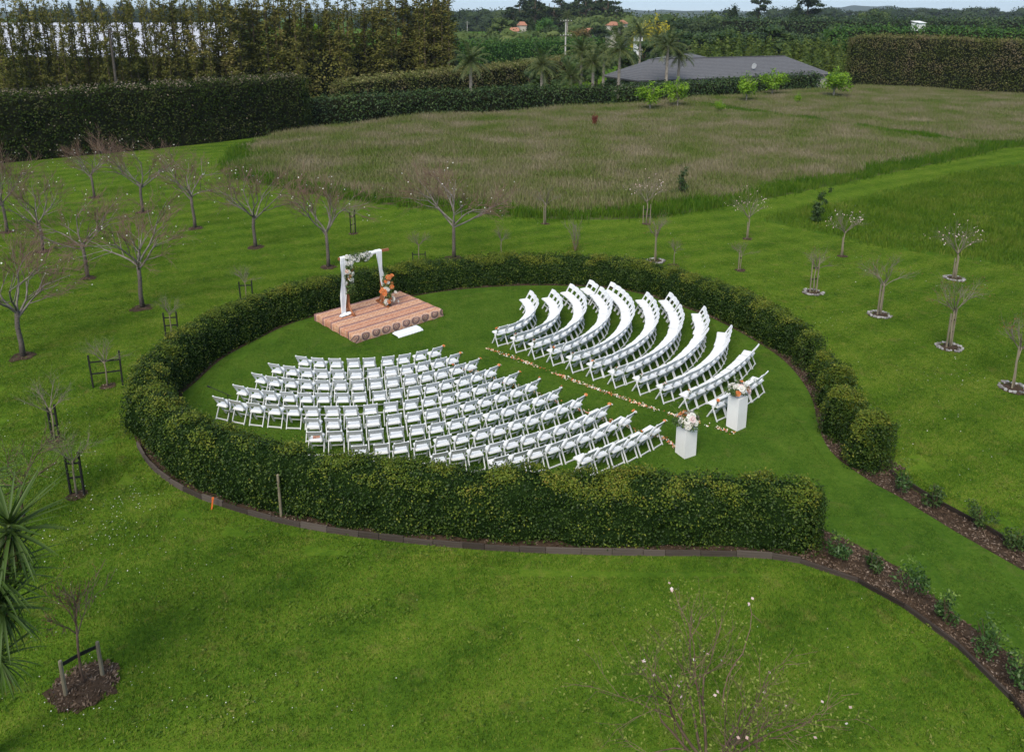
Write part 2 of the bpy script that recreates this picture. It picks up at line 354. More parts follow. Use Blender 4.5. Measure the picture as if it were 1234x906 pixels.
def smooth(P, it=3, closed=False):
    P = np.array(P, float)
    for _ in range(it):
        Q = [] if closed else [P[0]]
        m = len(P)
        for i in range(m if closed else m - 1):
            a, b = P[i], P[(i + 1) % m]; Q += [a * .75 + b * .25, a * .25 + b * .75]
        if not closed: Q.append(P[-1])
        P = np.array(Q)
    return P
def offs(P, d):
    t = unit(np.gradient(np.array(P, float), axis=0)); nrm = np.stack([-t[:, 1], t[:, 0]], 1)
    return np.array(P) + nrm * d                                # positive: to the left of travel
def inside(P, poly):
    x, y = P[:, 0], P[:, 1]; r = np.zeros(len(P), bool); q = np.roll(poly, 1, 0)
    for (x1, y1), (x2, y2) in zip(poly, q):
        if y1 == y2: continue
        c = (y1 > y) != (y2 > y)
        r ^= c & (x < (x2 - x1) * (y - y1) / (y2 - y1) + x1)
    return r
def edge_dist(P, poly, closed=True):
    A = np.array(poly); B = np.roll(A, -1, 0)
    if not closed: A, B = A[:-1], B[:-1]
    out = np.full(len(P), 1e9)
    for a, b in zip(A, B):
        ab = b - a; t = np.clip(((P - a) @ ab) / max(ab @ ab, 1e-9), 0, 1)
        out = np.minimum(out, np.linalg.norm(P - a - t[:, None] * ab, axis=1))
    return out
def sheet(name, poly, z, mat):
    import bmesh
    bm = bmesh.new(); vs = [bm.verts.new((p[0], p[1], z)) for p in poly]
    f = bm.faces.new(vs); bm.normal_update()
    if f.normal.z < 0: f.normal_flip()
    bmesh.ops.triangulate(bm, faces=[f])
    me = bpy.data.meshes.new(name); bm.to_mesh(me); bm.free(); me.materials.append(MATS[mat])
    return tag(link(name, me), kind='structure')
def vnoise(P, seed, scale):
    """cheap smooth noise in -1..1 from summed sines"""
    r = np.random.default_rng(seed); o = np.zeros(len(P))
    for _ in range(5):
        d = unit(r.normal(size=P.shape[1])) * scale * r.uniform(.6, 1.7)
        o += np.sin(P @ d + r.uniform(0, 6.28))
    return o / 3.2

# ------------------------------------------------------------------ ground
EDGE = smooth(GL([(166, 538), (178, 560), (205, 584), (250, 605), (340, 632), (450, 650), (600, 664), (750, 669), (880, 669), (950, 674), (1000, 687), (1050, 708), (1100, 738), (1150, 775), (1200, 822), (1234, 862), (1290, 935)]), 2)
INNER = GL([(220, 474), (238, 459), (265, 433), (300, 414), (340, 394), (371, 383), (430, 369), (485, 359.5), (538, 350.5), (591, 346), (640, 344), (700, 345), (761, 350), (822.6, 370), (857, 383), (884, 396), (930, 422.5), (956.5, 445), (980, 479.5), (985.6, 516.5), (1001.5, 548), (1036, 572), (1057, 585)])
INNER = smooth(INNER, 2)
BED_R_IN = GL([(1057, 585), (1080, 597), (1150, 640), (1234, 688), (1320, 740)])
BED_R_OUT = smooth(GL([(1072, 571), (1110, 597), (1170, 628), (1234, 665), (1320, 715)]), 2)
BED_L_IN = GL([(992, 638), (1030, 655), (1085, 685), (1150, 740), (1234, 800), (1320, 868)])
# hedge centre line: front part follows the edging, back part follows the lawn's edge
fe = EDGE[EDGE[:, 0] < 6.95]
fe = fe[fe[:, 1] > 12.75]
HED_F = offs(fe, .80)                                          # inwards from the edging
HED_B = offs(INNER, np.interp(np.arange(len(INNER)), [0, len(INNER) * .72, len(INNER) * .85, len(INNER)], [.72, .68, .56, .50])[:, None])                                        # outwards from the lawn
LEFT_TURN = np.array([(-10.75, 18.7), (-11.05, 19.9)])
HEDGE = np.concatenate([HED_F[::-1][:-1], LEFT_TURN, HED_B])
HEDGE = smooth(resample(HEDGE, .8), 2)
front_in = offs(fe, 1.42)
INNER_LAWN = np.concatenate([BED_R_IN[::-1], INNER[::-1][1:], [(-10.1, 19.6)], front_in[front_in[:, 0] > -9.3], BED_L_IN])
back_out = offs(INNER, 1.35)
GARDEN = np.concatenate([EDGE, BED_L_IN[-1:], BED_R_OUT[::-1], back_out[::-1][3:], [(-11.75, 19.6)]])

def ground():
    mb = MB(); s = 9000.
    mb.add([(-s, -400, 0), (s, -400, 0), (s, s, 0), (-s, s, 0)], np.array([[0, 1, 2, 3]]))
    tag(mb.build('lawn_ground', 'lawn'), kind='structure')
ground()
sheet('garden_bed_soil', GARDEN, .004, 'soil')
sheet('inner_lawn', INNER_LAWN, .010, 'fine_lawn')
MEADOW = np.concatenate([smooth(GL([(288, 176), (268, 196), (266, 212), (330, 226), (430, 243), (520, 253), (620, 262), (720, 266), (790, 262), (850, 253), (920, 241), (1000, 224), (1100, 203), (1180, 187), (1206, 179)]), 1), GL([(1260, 176), (1330, 176), (1330, 118), (1040, 105), (990, 109), (700, 132), (530, 142), (370, 156)])])
sheet('meadow', MEADOW, .004, 'meadow_soil')
ROUGH = np.concatenate([smooth(GL([(1330, 330), (1234, 322), (1100, 304), (1000, 284), (935, 270), (915, 264), (940, 257), (1040, 241), (1100, 224), (1234, 193)]), 1), GL([(1340, 174 + 6)])])
sheet('rough_grass_patch', ROUGH, .004, 'rough_grass')
FARF = np.array([(-900, 150), (1200, 150), (3500, 4000), (-3500, 4000)], float)
sheet('far_fields', FARF, .006, 'rough_grass')

# grass: small patch of blades repeated over the lawn by geometry nodes (nobody could count it)
def scatter(name, mat, proto, pts, rot, scl, direct=None, label=None):
    mb = MB(); mb.add(*proto); npro = mb.n
    if direct is not None and len(direct[0]): mb.add(*direct)
    nd = mb.n - npro
    mb.add(pts, np.zeros((0, 3), int)) if len(pts) else None
    mb.F = [f for f in mb.F if len(f)]
    o = mb.build(name, mat); me = o.data; n = mb.n
    role = np.zeros(n, np.int32); role[:npro] = 1; role[npro + nd:] = 2
    ra = np.zeros(n, np.float32); ra[npro + nd:] = rot; sa = np.ones(n, np.float32); sa[npro + nd:] = scl
    for nm, ty, d in (('role', 'INT', role), ('rot', 'FLOAT', ra), ('scl', 'FLOAT', sa)):
        me.attributes.new(nm, ty, 'POINT').data.foreach_set('value', d)
    ng = bpy.data.node_groups.new(name, 'GeometryNodeTree')
    ng.interface.new_socket('Geometry', in_out='INPUT', socket_type='NodeSocketGeometry')
    ng.interface.new_socket('Geometry', in_out='OUTPUT', socket_type='NodeSocketGeometry')
    L = ng.links.new; nn = ng.nodes.new
    gi = nn('NodeGroupInput'); go = nn('NodeGroupOutput')
    def attr(nm, ty):
        a = nn('GeometryNodeInputNamedAttribute'); a.data_type = ty; a.inputs['Name'].default_value = nm
        return a.outputs['Attribute']
    def sep(geo, val):
        c = nn('FunctionNodeCompare'); c.data_type = 'INT'; c.operation = 'EQUAL'
        L(attr('role', 'INT'), c.inputs[2]); c.inputs[3].default_value = val
        s = nn('GeometryNodeSeparateGeometry'); s.domain = 'POINT'
        L(geo, s.inputs[0]); L(c.outputs[0], s.inputs[1]); return s
    s1 = sep(gi.outputs[0], 1); s2 = sep(s1.outputs[1], 2)
    ip = nn('GeometryNodeInstanceOnPoints')
    L(s2.outputs[0], ip.inputs['Points']); L(s1.outputs[0], ip.inputs['Instance'])
    cx = nn('ShaderNodeCombineXYZ'); L(attr('rot', 'FLOAT'), cx.inputs[2]); L(cx.outputs[0], ip.inputs['Rotation'])
    cs = nn('ShaderNodeCombineXYZ'); a = attr('scl', 'FLOAT')
    cs.inputs[0].default_value = cs.inputs[1].default_value = 1.0; L(a, cs.inputs[2]); L(cs.outputs[0], ip.inputs['Scale'])
    j = nn('GeometryNodeJoinGeometry'); L(s2.outputs[1], j.inputs[0]); L(ip.outputs[0], j.inputs[0]); L(j.outputs[0], go.inputs[0])
    md = o.modifiers.new('scatter', 'NODES'); md.node_group = ng
    return tag(o, label, None, None, 'stuff')
def blades(P, h, w, lean, rng):
    n = len(P); a = rng.uniform(0, 6.28, n); h = np.broadcast_to(h, (n,)) * rng.uniform(.6, 1.25, n)
    d = np.stack([np.cos(a), np.sin(a), 0 * a], 1) * np.broadcast_to(w, (n,))[:, None] / 2
    b = np.c_[P, np.zeros(n)]; la = rng.uniform(0, 6.28, n); l = np.abs(rng.normal(0, lean, n)) * h
    tip = b + np.stack([np.cos(la) * l, np.sin(la) * l, h], 1)
    return np.stack([b - d, b + d, tip], 1).reshape(-1, 3), np.arange(3 * n).reshape(-1, 3)
def tall_blades(P, h, w, lean, rng):
    """bent blade: stem quad plus head"""
    n = len(P); a = rng.uniform(0, 6.28, n); h = np.broadcast_to(h, (n,)) * rng.uniform(.55, 1.2, n)
    d = np.stack([np.cos(a), np.sin(a), 0 * a], 1) * w / 2
    b = np.c_[P, np.zeros(n)]; la = rng.uniform(0, 6.28, n); l = np.abs(rng.normal(0, lean, n)) * h
    ld = np.stack([np.cos(la) * l, np.sin(la) * l, 0 * la], 1)
    m = b + ld * .35 + np.c_[0 * h, 0 * h, h * .7]; t = b + ld + np.c_[0 * h, 0 * h, h]
    V = np.stack([b - d, b + d, m + d * .9, m - d * .9, t], 1).reshape(-1, 3); i = np.arange(n)[:, None] * 5
    return V, [i + np.array([[0, 1, 2, 3]]), i + np.array([[3, 2, 4]])]
def tile_points(lo, hi, step, rng):
    xs = np.arange(lo[0], hi[0], step); ys = np.arange(lo[1], hi[1], step)
    g = np.stack(np.meshgrid(xs, ys), -1).reshape(-1, 2)
    return g
def in_view(P, pad=40):
    Q = P[:, 1] - CAMY; d = Q * CT + CAMH * ST; x = 617 + FPX * P[:, 0] / d; y = PPY + FPX * (CAMH * CT - Q * ST) / d
    return (x > -pad) & (x < 1234 + pad) & (y < 906 + pad) & (P[:, 1] > 5)
def near_edge(poly, per_m2, width, rng):
    A = np.array(poly); B = np.roll(A, -1, 0); ln = np.linalg.norm(B - A, axis=1); n = (ln * 2 * width * per_m2).astype(int)
    k = np.repeat(np.arange(len(A)), n); f = rng.uniform(size=len(k))[:, None]; d = unit(B - A)[k]
    return A[k] * (1 - f) + B[k] * f + np.stack([-d[:, 1], d[:, 0]], 1) * rng.uniform(-width, width, len(k))[:, None]
def lawns():
    rng = np.random.default_rng(3); T = .7
    ex = [(GARDEN, False)]
    # outer lawn
    g = tile_points((-52, 6.5), (52, 74), T, rng); g = g[in_view(g, 10)]
    ok = (~inside(g, GARDEN)) & (edge_dist(g, GARDEN) > .52) & (~inside(g, MEADOW)) & (~inside(g, ROUGH))
    pts = np.c_[g[ok], np.zeros(ok.sum())]
    pr = blades(rng.uniform(-T * .5, T * .5, (700, 2)), .042, .014, .6, rng)
    q = near_edge(GARDEN, 1150, .58, rng); q = q[in_view(q)]; q = q[~inside(q, GARDEN)]
    scatter('lawn_grass', 'lawn_blade', pr, pts, rng.integers(0, 4, len(pts)) * math.pi / 2, rng.uniform(.7, 1.3, len(pts)) * np.interp(pts[:, 1], [18, 34, 50], [1., .55, .22]), blades(q, .042, .014, .6, rng), 'short bright green mown grass around the ring hedge')
    # inner lawn, finer
    g = tile_points((-12, 6.5), (16, 32), T, rng)
    ok = inside(g, INNER_LAWN) & (edge_dist(g, INNER_LAWN) > .5) & in_view(g)
    pts = np.c_[g[ok], np.full(ok.sum(), .01)]
    pr = blades(rng.uniform(-T * .5, T * .5, (720, 2)), .026, .012, .7, rng)
    q = near_edge(INNER_LAWN, 1250, .55, rng); q = q[in_view(q)]; q = q[inside(q, INNER_LAWN)]
    scatter('fine_lawn_grass', 'fine_blade', pr, pts, rng.integers(0, 4, len(pts)) * math.pi / 2, rng.uniform(.8, 1.2, len(pts)), blades(q, .026, .012, .7, rng), 'dark fine grass inside the ring hedge and along the path')
    # meadow
    g = tile_points((-30, 36), (95, 140), .62, rng); g = g + rng.uniform(-.25, .25, g.shape)
    m = inside(g, MEADOW) & in_view(g); g = g[m]
    de = edge_dist(g, MEADOW[:int(len(MEADOW) * .85)], False)
    tr = edge_dist(g, GL([(835, 126), (905, 137), (1000, 150), (1100, 164), (1200, 181)]), False)
    wob = vnoise(g, 5, .5) * .8 + vnoise(g, 6, 1.9) * .4
    edge = ((de < 2.0 + wob) | (tr < 1.15 + .4 * wob))
    pr = tall_blades(rng.normal(0, .36, (46, 2)), .62, .034, .35, rng)
    gp = g[~edge]; pts = np.c_[gp, np.zeros(len(gp))]
    sc = 1 + .30 * vnoise(gp, 9, .35); scatter('meadow_grass', 'meadow_blade', pr, pts, rng.uniform(0, 6.28, len(pts)), sc, None, 'tall seeding meadow grass, mauve brown over green')
    gp = g[edge]; pts = np.c_[gp, np.zeros(len(gp))]
    pr = tall_blades(rng.normal(0, .34, (48, 2)), .50, .036, .4, rng)
    scatter('meadow_edge_grass', 'edge_blade', pr, pts, rng.uniform(0, 6.28, len(pts)), 1 + .25 * vnoise(gp, 19, .6), None, 'lush green long grass along the meadow margin')
    g = tile_points((10, 25), (60, 60), .6, rng); g = g + rng.uniform(-.25, .25, g.shape); g = g[inside(g, ROUGH) & in_view(g)]
    pts = np.c_[g, np.zeros(len(g))]; pr = tall_blades(rng.normal(0, .33, (46, 2)), .30, .03, .5, rng)
    scatter('rough_grass', 'rough_blade', pr, pts, rng.uniform(0, 6.28, len(pts)), 1 + .3 * vnoise(g, 29, .8), None, 'knee-high green grass patch bounded by mown strips')
lawns()

def daisies():
    rng = np.random.default_rng(11); P = []
    for (x, y, sx, sy, n) in [(150, 605, 30, 12, 90), (120, 640, 45, 18, 120), (95, 560, 20, 10, 40), (180, 690, 70, 30, 90), (200, 845, 110, 35, 130), (60, 500, 40, 20, 40), (1140, 450, 50, 14, 60), (1010, 388, 25, 6, 30), (1100, 520, 90, 40, 60), (210, 265, 80, 25, 60), (420, 265, 120, 14, 50), (850, 300, 80, 18, 50), (1050, 330, 90, 20, 50), (90, 195, 40, 5, 50), (330, 250, 60, 15, 40), (800, 740, 200, 50, 40), (1150, 560, 60, 40, 40), (1170, 350, 50, 20, 40)]:
        q = np.array([G(a, b) for a, b in zip(rng.normal(x, sx, n), np.maximum(rng.normal(y, sy, n), 150))]); P.append(q)
    P = np.concatenate(P); P = P[~inside(P, GARDEN) & ~inside(P, MEADOW) & ~inside(P, ROUGH)]
    n = len(P); p3 = np.c_[P, rng.uniform(.035, .05, n)]
    keep = rng.uniform(size=n) < .6; P = P[keep]; n = len(P); p3 = p3[keep]; size = .014 + .0006 * np.linalg.norm(P, axis=1)
    o = MB().add(*leaves(p3, np.tile((0, 0, 1.), (n, 1)), size * rng.uniform(.7, 1.3, n), 1., .3, rng)).build('daisies', 'white_petal')
    tag(o, 'scattered small white daisies and fallen petals in the mown lawn', kind='stuff')
daisies()
def weeds():
    rng = np.random.default_rng(17); q = rng.uniform((-24, 6.5), (26, 40), (60000, 2)); q = q[in_view(q)]
    q = q[~inside(q, GARDEN) & ~inside(q, MEADOW) & ~inside(q, ROUGH)]
    q = q[rng.uniform(size=len(q)) < np.clip(vnoise(q, 41, .8) * .5 + vnoise(q, 42, 2.6) * .7, 0.02, 1)][:9000]; n = len(q)
    q = np.repeat(q, 4, 0) + rng.normal(0, .035, (4 * n, 2)); n = len(q)
    o = MB().add(*leaves(np.c_[q, rng.uniform(.025, .06, n)], np.tile((0, 0, 1.), (n, 1)), rng.uniform(.03, .085, n), .5, .45, rng)).build('lawn_weeds', 'weed_leaf')
    tag(o, 'low clover and weed tufts dotted through the mown lawn', kind='stuff')
weeds()

# ------------------------------------------------------------------ hedges
def hedge(path, w, h, dens, size, leafm, corem, rng, lump=.12, lscale=1.6, tip=None, tipfrac=.0, closed_ends=True, power=3., face='both', tip_h=.82, asp=.62, tipsize=None):
    """returns (foliage MB, tip MB, core MB) along a ground path. w half width, h height: floats or arrays along the path"""
    P = resample(path, .4 if size < .15 else 1.2); k = len(P)
    t = unit(np.gradient(P, axis=0)); nr = np.stack([-t[:, 1], t[:, 0]], 1)
    W_ = np.interp(np.linspace(0, 1, k), np.linspace(0, 1, np.size(w)), np.atleast_1d(w)); H_ = np.interp(np.linspace(0, 1, k), np.linspace(0, 1, np.size(h)), np.atleast_1d(h))
    L = np.r_[0, np.cumsum(np.linalg.norm(np.diff(P, axis=0), axis=1))]
    def surf(s, a, off):
        """s arc position, a angle 0..pi across (0 right side ground, pi left side ground)"""
        px = np.interp(s, L, P[:, 0]); py = np.interp(s, L, P[:, 1]); nx = np.interp(s, L, nr[:, 0]); ny = np.interp(s, L, nr[:, 1])
        ww = np.interp(s, L, W_); hh = np.interp(s, L, H_)
        ca, sa = np.cos(a), np.sin(a)
        m = (np.abs(ca) ** power + np.abs(sa) ** power) ** (-1 / power)
        u = -ca * m; v = sa * m
        e = np.minimum(s, L[-1] - s); er = np.clip(e / (.6 * np.mean(W_)), 0, 1) ** .5 if closed_ends else 1.
        q = np.stack([px * 1., py * 1., v * hh], 1)
        lum = 1 + lump * vnoise(np.stack([s, v * hh * 1.1, u * 1.3], 1), 77, lscale) + lump * .6 * vnoise(np.stack([s, v * hh, u], 1), 78, lscale * 2.7) + lump * .4 * vnoise(np.stack([s, v * hh, u], 1), 79, lscale * 6.)
        if size < .1:                                          # creases between neighbouring plants
            ph = s / 1.15 + .35 * np.sin(s * .9) + .12 * np.sin(v * 5 + s); cr = np.abs(ph - np.round(ph)) * 1.15
            lum = lum - .20 * np.exp(-(cr / .10) ** 2) + .05 * np.sin(np.round(ph) * 2.3)
        lat = u * ww * lum * er + off * u; zz = np.maximum(v * hh * (1 + .35 * (lum - 1)) * (.85 + .15 * er) + off * v * .8, .02)
        X = px + nx * lat; Y = py + ny * lat
        nrm = np.stack([nx * u, ny * u, v * .9], 1)
        return np.stack([X, Y, zz], 1), nrm, v
    area = L[-1] * (2 * np.mean(H_) + 2 * np.mean(W_))
    n = int(area * dens)
    def draw(n, extra=0.):
        # angles drawn evenly by perimeter
        aa = np.linspace(.02, math.pi - .02, 400); ss = np.full(400, L[-1] / 2); pp, _, _ = surf(ss, aa, 0)
        cum = np.r_[0, np.cumsum(np.linalg.norm(np.diff(pp, axis=0), axis=1))]
        a = np.interp(rng.uniform(0, cum[-1], n), cum, aa)
        return surf(rng.uniform(0, L[-1], n), a, rng.normal(-.2 * size, 1.1 * size, n) + extra)
    p, nm, v = draw(n)
    fol = MB().add(*leaves(p, nm, size * rng.uniform(.6, 1.3, n), asp, .75, rng))
    if closed_ends:                                            # leafy end faces
        for si, sg in ((0, -1), (-1, 1)):
            ne = int(W_[si] * 2 * H_[si] * dens * 1.3); u = rng.uniform(-1, 1, ne) * W_[si] * .92; z = rng.uniform(.02, .97, ne) * H_[si]
            tt = t[si] * sg; o = rng.normal(.02, size * .9, ne) + .1 * W_[si] * vnoise(np.stack([u, z], 1), 5, lscale) - .25 * W_[si] * (np.abs(u) / W_[si]) ** 4
            q = np.c_[P[si] + nr[si] * u[:, None] + tt * o[:, None], z]
            fol.add(*leaves(q, np.tile((tt[0], tt[1], .2), (ne, 1)), size * rng.uniform(.6, 1.3, ne), asp, .75, rng))
    tp = None
    if tip:
        nt_ = int(n * tipfrac); p, nm, v = draw(nt_ * 3, .6 * size)
        pr_ = np.clip((v - tip_h) / (1 - tip_h), 0, 1) + .06
        kp = rng.uniform(0, 1, len(v)) < np.clip(pr_ * (.8 + .5 * vnoise(p[:, :2], 3, 1.3)), 0, 1) * np.clip(.45 + 1.6 * vnoise(p, 13, 5.5), 0.04, 1)
        tp = MB().add(*leaves(p[kp], nm[kp], (tipsize or size) * rng.uniform(.6, 1.2, kp.sum()), asp, .8, rng))
    m = 20; sg = np.linspace(0, L[-1], k); aa = np.linspace(0, math.pi, m)
    S, A = np.meshgrid(sg, aa, indexing='ij'); cp, _, _ = surf(S.ravel(), A.ravel(), 0)
    shrink = 1.15 * size
    cen = np.stack([np.interp(S.ravel(), L, P[:, 0]), np.interp(S.ravel(), L, P[:, 1])], 1)
    d = cp[:, :2] - cen; ln = np.maximum(np.linalg.norm(d, axis=1, keepdims=True), 1e-6)
    cp[:, :2] = cen + d * np.maximum(1 - shrink / np.maximum(ln, shrink), .0 if size < .1 else .3); cp[:, 2] = np.maximum(cp[:, 2] - shrink, .0)
    i, j = np.meshgrid(np.arange(k - 1), np.arange(m - 1), indexing='ij'); b = (i * m + j).ravel()
    core = MB().add(cp, [np.stack([b, b + 1, b + m + 1, b + m], 1), np.arange(m)[None], (np.arange(m)[::-1] + (k - 1) * m)[None]])
    return fol, tp, core
def hedge_thing(name, label, path, w, h, dens, size, leafm, corem, seed, cat='hedge', tipm=None, tipfrac=0., group=None, **kw):
    rng = np.random.default_rng(seed); path = np.array(path, float)
    fol, tp, core = hedge(path, w, h, dens, size, leafm, corem, rng, tip=tipm, tipfrac=tipfrac, **kw)
    c = path[len(path) // 2]
    t = thing(name, label, cat, (0, 0, 0), 0, group)
    fol.build('foliage', leafm, t); core.build('inner_branches', corem, t)
    if tp: tp.build('new_growth', tipm, t)['kind'] = 'stuff'
    return t
# the ring hedge (front, left and back in one run)
s_end = np.where((HEDGE[:, 0] > 8.6) & (HEDGE[:, 1] > 19))[0]
cut = s_end[np.argmin(np.abs(HEDGE[s_end][:, 1] - 23.6))]
main = HEDGE[:cut]
hk = np.interp(np.linspace(0, 1, 12), [0, .2, .33, .42, .6, .8, 1], [1.42, 1.48, 1.55, 1.5, 1.28, 1.22, 1.3])
ring = hedge_thing('ring_hedge', 'clipped glossy green hedge curving round the rows of white chairs', main, np.interp(np.linspace(0, 1, 12), [0, .3, .45, 1], [.6, .62, .6, .58]), hk, 620, .062, 'hedge_leaf', 'hedge_core', 1, tipm='hedge_tip', tipfrac=1.35, lump=.125, lscale=1.9, tip_h=.76)
# separate clipped bushes that close the ring beside the path
tail = resample(HEDGE[cut - 1:], .1); tl = len(tail) * .1
BUSH = [(.05, .16, 1.22, .5, 'first clipped bush after the gap at the end of the ring hedge'), (.23, .33, 1.08, .42, 'second clipped bush along the lawn edge beyond the ring hedge'), (.42, .56, 1.38, .50, 'third clipped bush, yellow tipped, between two bushes by the lawn'), (.63, .77, 1.42, .55, 'broad clipped bush next to the last bush by the mulch bed'), (.83, .955, 1.5, .58, 'last clipped bush, reddish tipped, at the head of mulch bed')]
for i, (a, b, h, w, lab) in enumerate(BUSH):
    hedge_thing('clipped_bush', lab, tail[int(a * len(tail)):int(b * len(tail))], w, h, 640, .062, 'hedge_leaf', 'hedge_core', 30 + i, 'bush', 'hedge_tip', 2.2, 'clipped bushes closing the ring by the path', lump=.16, lscale=2.4, power=2.6, tip_h=.35)
# tall farm hedges behind
hedge_thing('shelter_hedge', 'tall dark trimmed hedge with grey twiggy top behind the cherry trees', [(-75, 43.5), (-58.5, 56), (-42.3, 64.0), (-31, 73), (-22.3, 82.6)], 1.9, [5.2, 5.4, 5.6, 5.7], 52, .20, 'big_hedge_leaf', 'big_core', 2, tipm='grey_twig_top', tipfrac=.35, lump=.07, lscale=.8, power=7., tip_h=.93)
hedge_thing('trimmed_hedge', 'long trimmed hedge with flat yellowish top running towards the palms', [(-20.5, 92), (-12, 103), (-3, 117), (5.5, 133), (12.5, 147)], 1.9, [4.2, 4.3, 4.4, 4.4], 32, .25, 'brown_hedge_leaf', 'big_core', 3, tipm='hedge_top', tipfrac=1.3, lump=.05, lscale=.8, power=8., tip_h=.9)
lh = smooth(GL([(362, 153), (450, 148), (530, 141), (620, 135), (700, 130), (800, 122), (900, 114), (985, 108)]), 1); lh = lh + np.array((0, 1.2))
lh = resample(lh, .5); third = len(lh) // 2
hedge_thing('field_hedge', 'bushy dark green hedge edging the meadow below the palms', lh[:third], 1.3, [2.9, 3.0, 2.9, 2.6], 34, .26, 'dark_shrub_leaf', 'big_core', 4, lump=.16, lscale=1.1, power=4.)
hedge_thing('field_hedge', 'lower dark hedge in front of the grey roofed house', lh[third + 2:], 1.3, [2.4, 2.3, 2.4, 2.6], 30, .30, 'dark_shrub_leaf', 'big_core', 5, lump=.12, lscale=.9, power=5.)
hedge_thing('boundary_hedge', 'huge brownish trimmed hedge wall at the far side of the meadow', [(58.5, 137.5), (66, 130.5), (77, 119), (92, 105)], 2.2, [8.4, 8.2, 7.7, 7.2], 44, .24, 'brown_hedge_leaf', 'big_core', 6, tipm='hedge_top', tipfrac=.35, lump=.05, lscale=.6, power=8., tip_h=.95)
hedge_thing('conifer_hedge', 'dark green hedge rising behind the brown hedge wall', [(66, 168), (95, 160), (128, 150)], 2.4, [9.2, 9.0, 8.6], 12, .5, 'bright_hedge_leaf', 'big_core', 7, lump=.09, lscale=.6, power=6.)
hedge_thing('far_hedge', 'level far hedge below the horizon trees', [(62, 305), (140, 300), (230, 290)], 3, [10.2, 10.4, 10.2], 5, .8, 'dark_shrub_leaf', 'big_core', 8, lump=.05, lscale=.3, power=7.)
hedge_thing('green_hedge', 'bright green trimmed hedge behind the flat topped hedge', [(-20, 178), (0, 186), (22, 196)], 2.5, [5.6, 6.0, 6.2], 10, .5, 'bright_hedge_leaf', 'bright_core', 9, lump=.06, lscale=.6, power=6.)

# ------------------------------------------------------------------ edging boards, mulch, bed shrubs
def edging():
    t = thing('timber_edging', 'weathered grey timber boards edging the hedge bed and path bed', 'edging')
    P = resample(EDGE[:], .1); i = 0; rng = np.random.default_rng(5); L = len(P)
    while i < L - 4:
        dark = P[i][0] > 6.3
        n = int(rng.uniform(10, 13)) if dark else int(rng.uniform(5.5, 9)); j = min(i + n, L - 1)
        a, b = P[i], P[j]; d = b - a; ln = np.linalg.norm(d)
        hh = .17 + rng.uniform(-.015, .03) - (.03 if dark else 0)
        mb = MB().add(*box((0, 0, hh / 2 - .04), (ln - .012, .05, hh)))
        o = mb.build('board', 'dark_board' if dark else 'old_board', t)
        o.location = (*((a + b) / 2), 0); o.rotation_euler = (rng.normal(0, .03), rng.normal(0, .006), math.atan2(d[1], d[0]))
        i = j
    t2 = thing('garden_edging', 'thin dark edging along the outer side of the far mulch bed', 'edging')
    P = resample(BED_R_OUT, .1); i = 0
    while i < len(P) - 4:
        j = min(i + 14, len(P) - 1); a, b = P[i], P[j]; d = b - a
        o = MB().add(*box((0, 0, .05), (np.linalg.norm(d) - .01, .035, .16))).build('board', 'dark_board', t2)
        o.location = (*((a + b) / 2), 0); o.rotation_euler = (0, 0, math.atan2(d[1], d[0])); i = j
edging()
def mulch():
    rng = np.random.default_rng(6)
    q = rng.uniform((-12, 7), (15, 32), (400000, 2)); q = q[inside(q, GARDEN)]; q = q[~inside(q, INNER_LAWN)]; q = q[in_view(q)]
    keep = (q[:, 0] > 6) | (rng.uniform(size=len(q)) < .35); q = q[keep][:30000]
    n = len(q); p = np.c_[q, .012 + rng.uniform(0, .03, n)]
    o = MB().add(*leaves(p, np.tile((0, 0, 1.), (n, 1)), rng.uniform(.03, .10, n), .38, .35, rng)).build('bark_mulch', 'bark_chip')
    tag(o, 'loose brown bark chips covering the planting beds', kind='stuff')
mulch()
def leaf_cloud(rng, lobes, n, size, asp=.55, jit=.9, shell=.55):
    """leaves spread through ellipsoid lobes [(centre, radii)]"""
    w = np.array([r[0] * r[1] * r[2] for _, r in lobes]) ** .75; w /= w.sum(); k = rng.choice(len(lobes), n, p=w)
    C = np.array([c for c, _ in lobes], float)[k]; R = np.array([r for _, r in lobes], float)[k]
    d = unit(rng.normal(size=(n, 3))); rad = shell + (1 - shell) * rng.uniform(0, 1, n) ** .6
    rad = rad * (1 + .12 * rng.normal(size=n))
    return leaves(C + d * R * rad[:, None], d + (0, 0, .3), size * rng.uniform(.6, 1.35, n), asp, jit, rng)
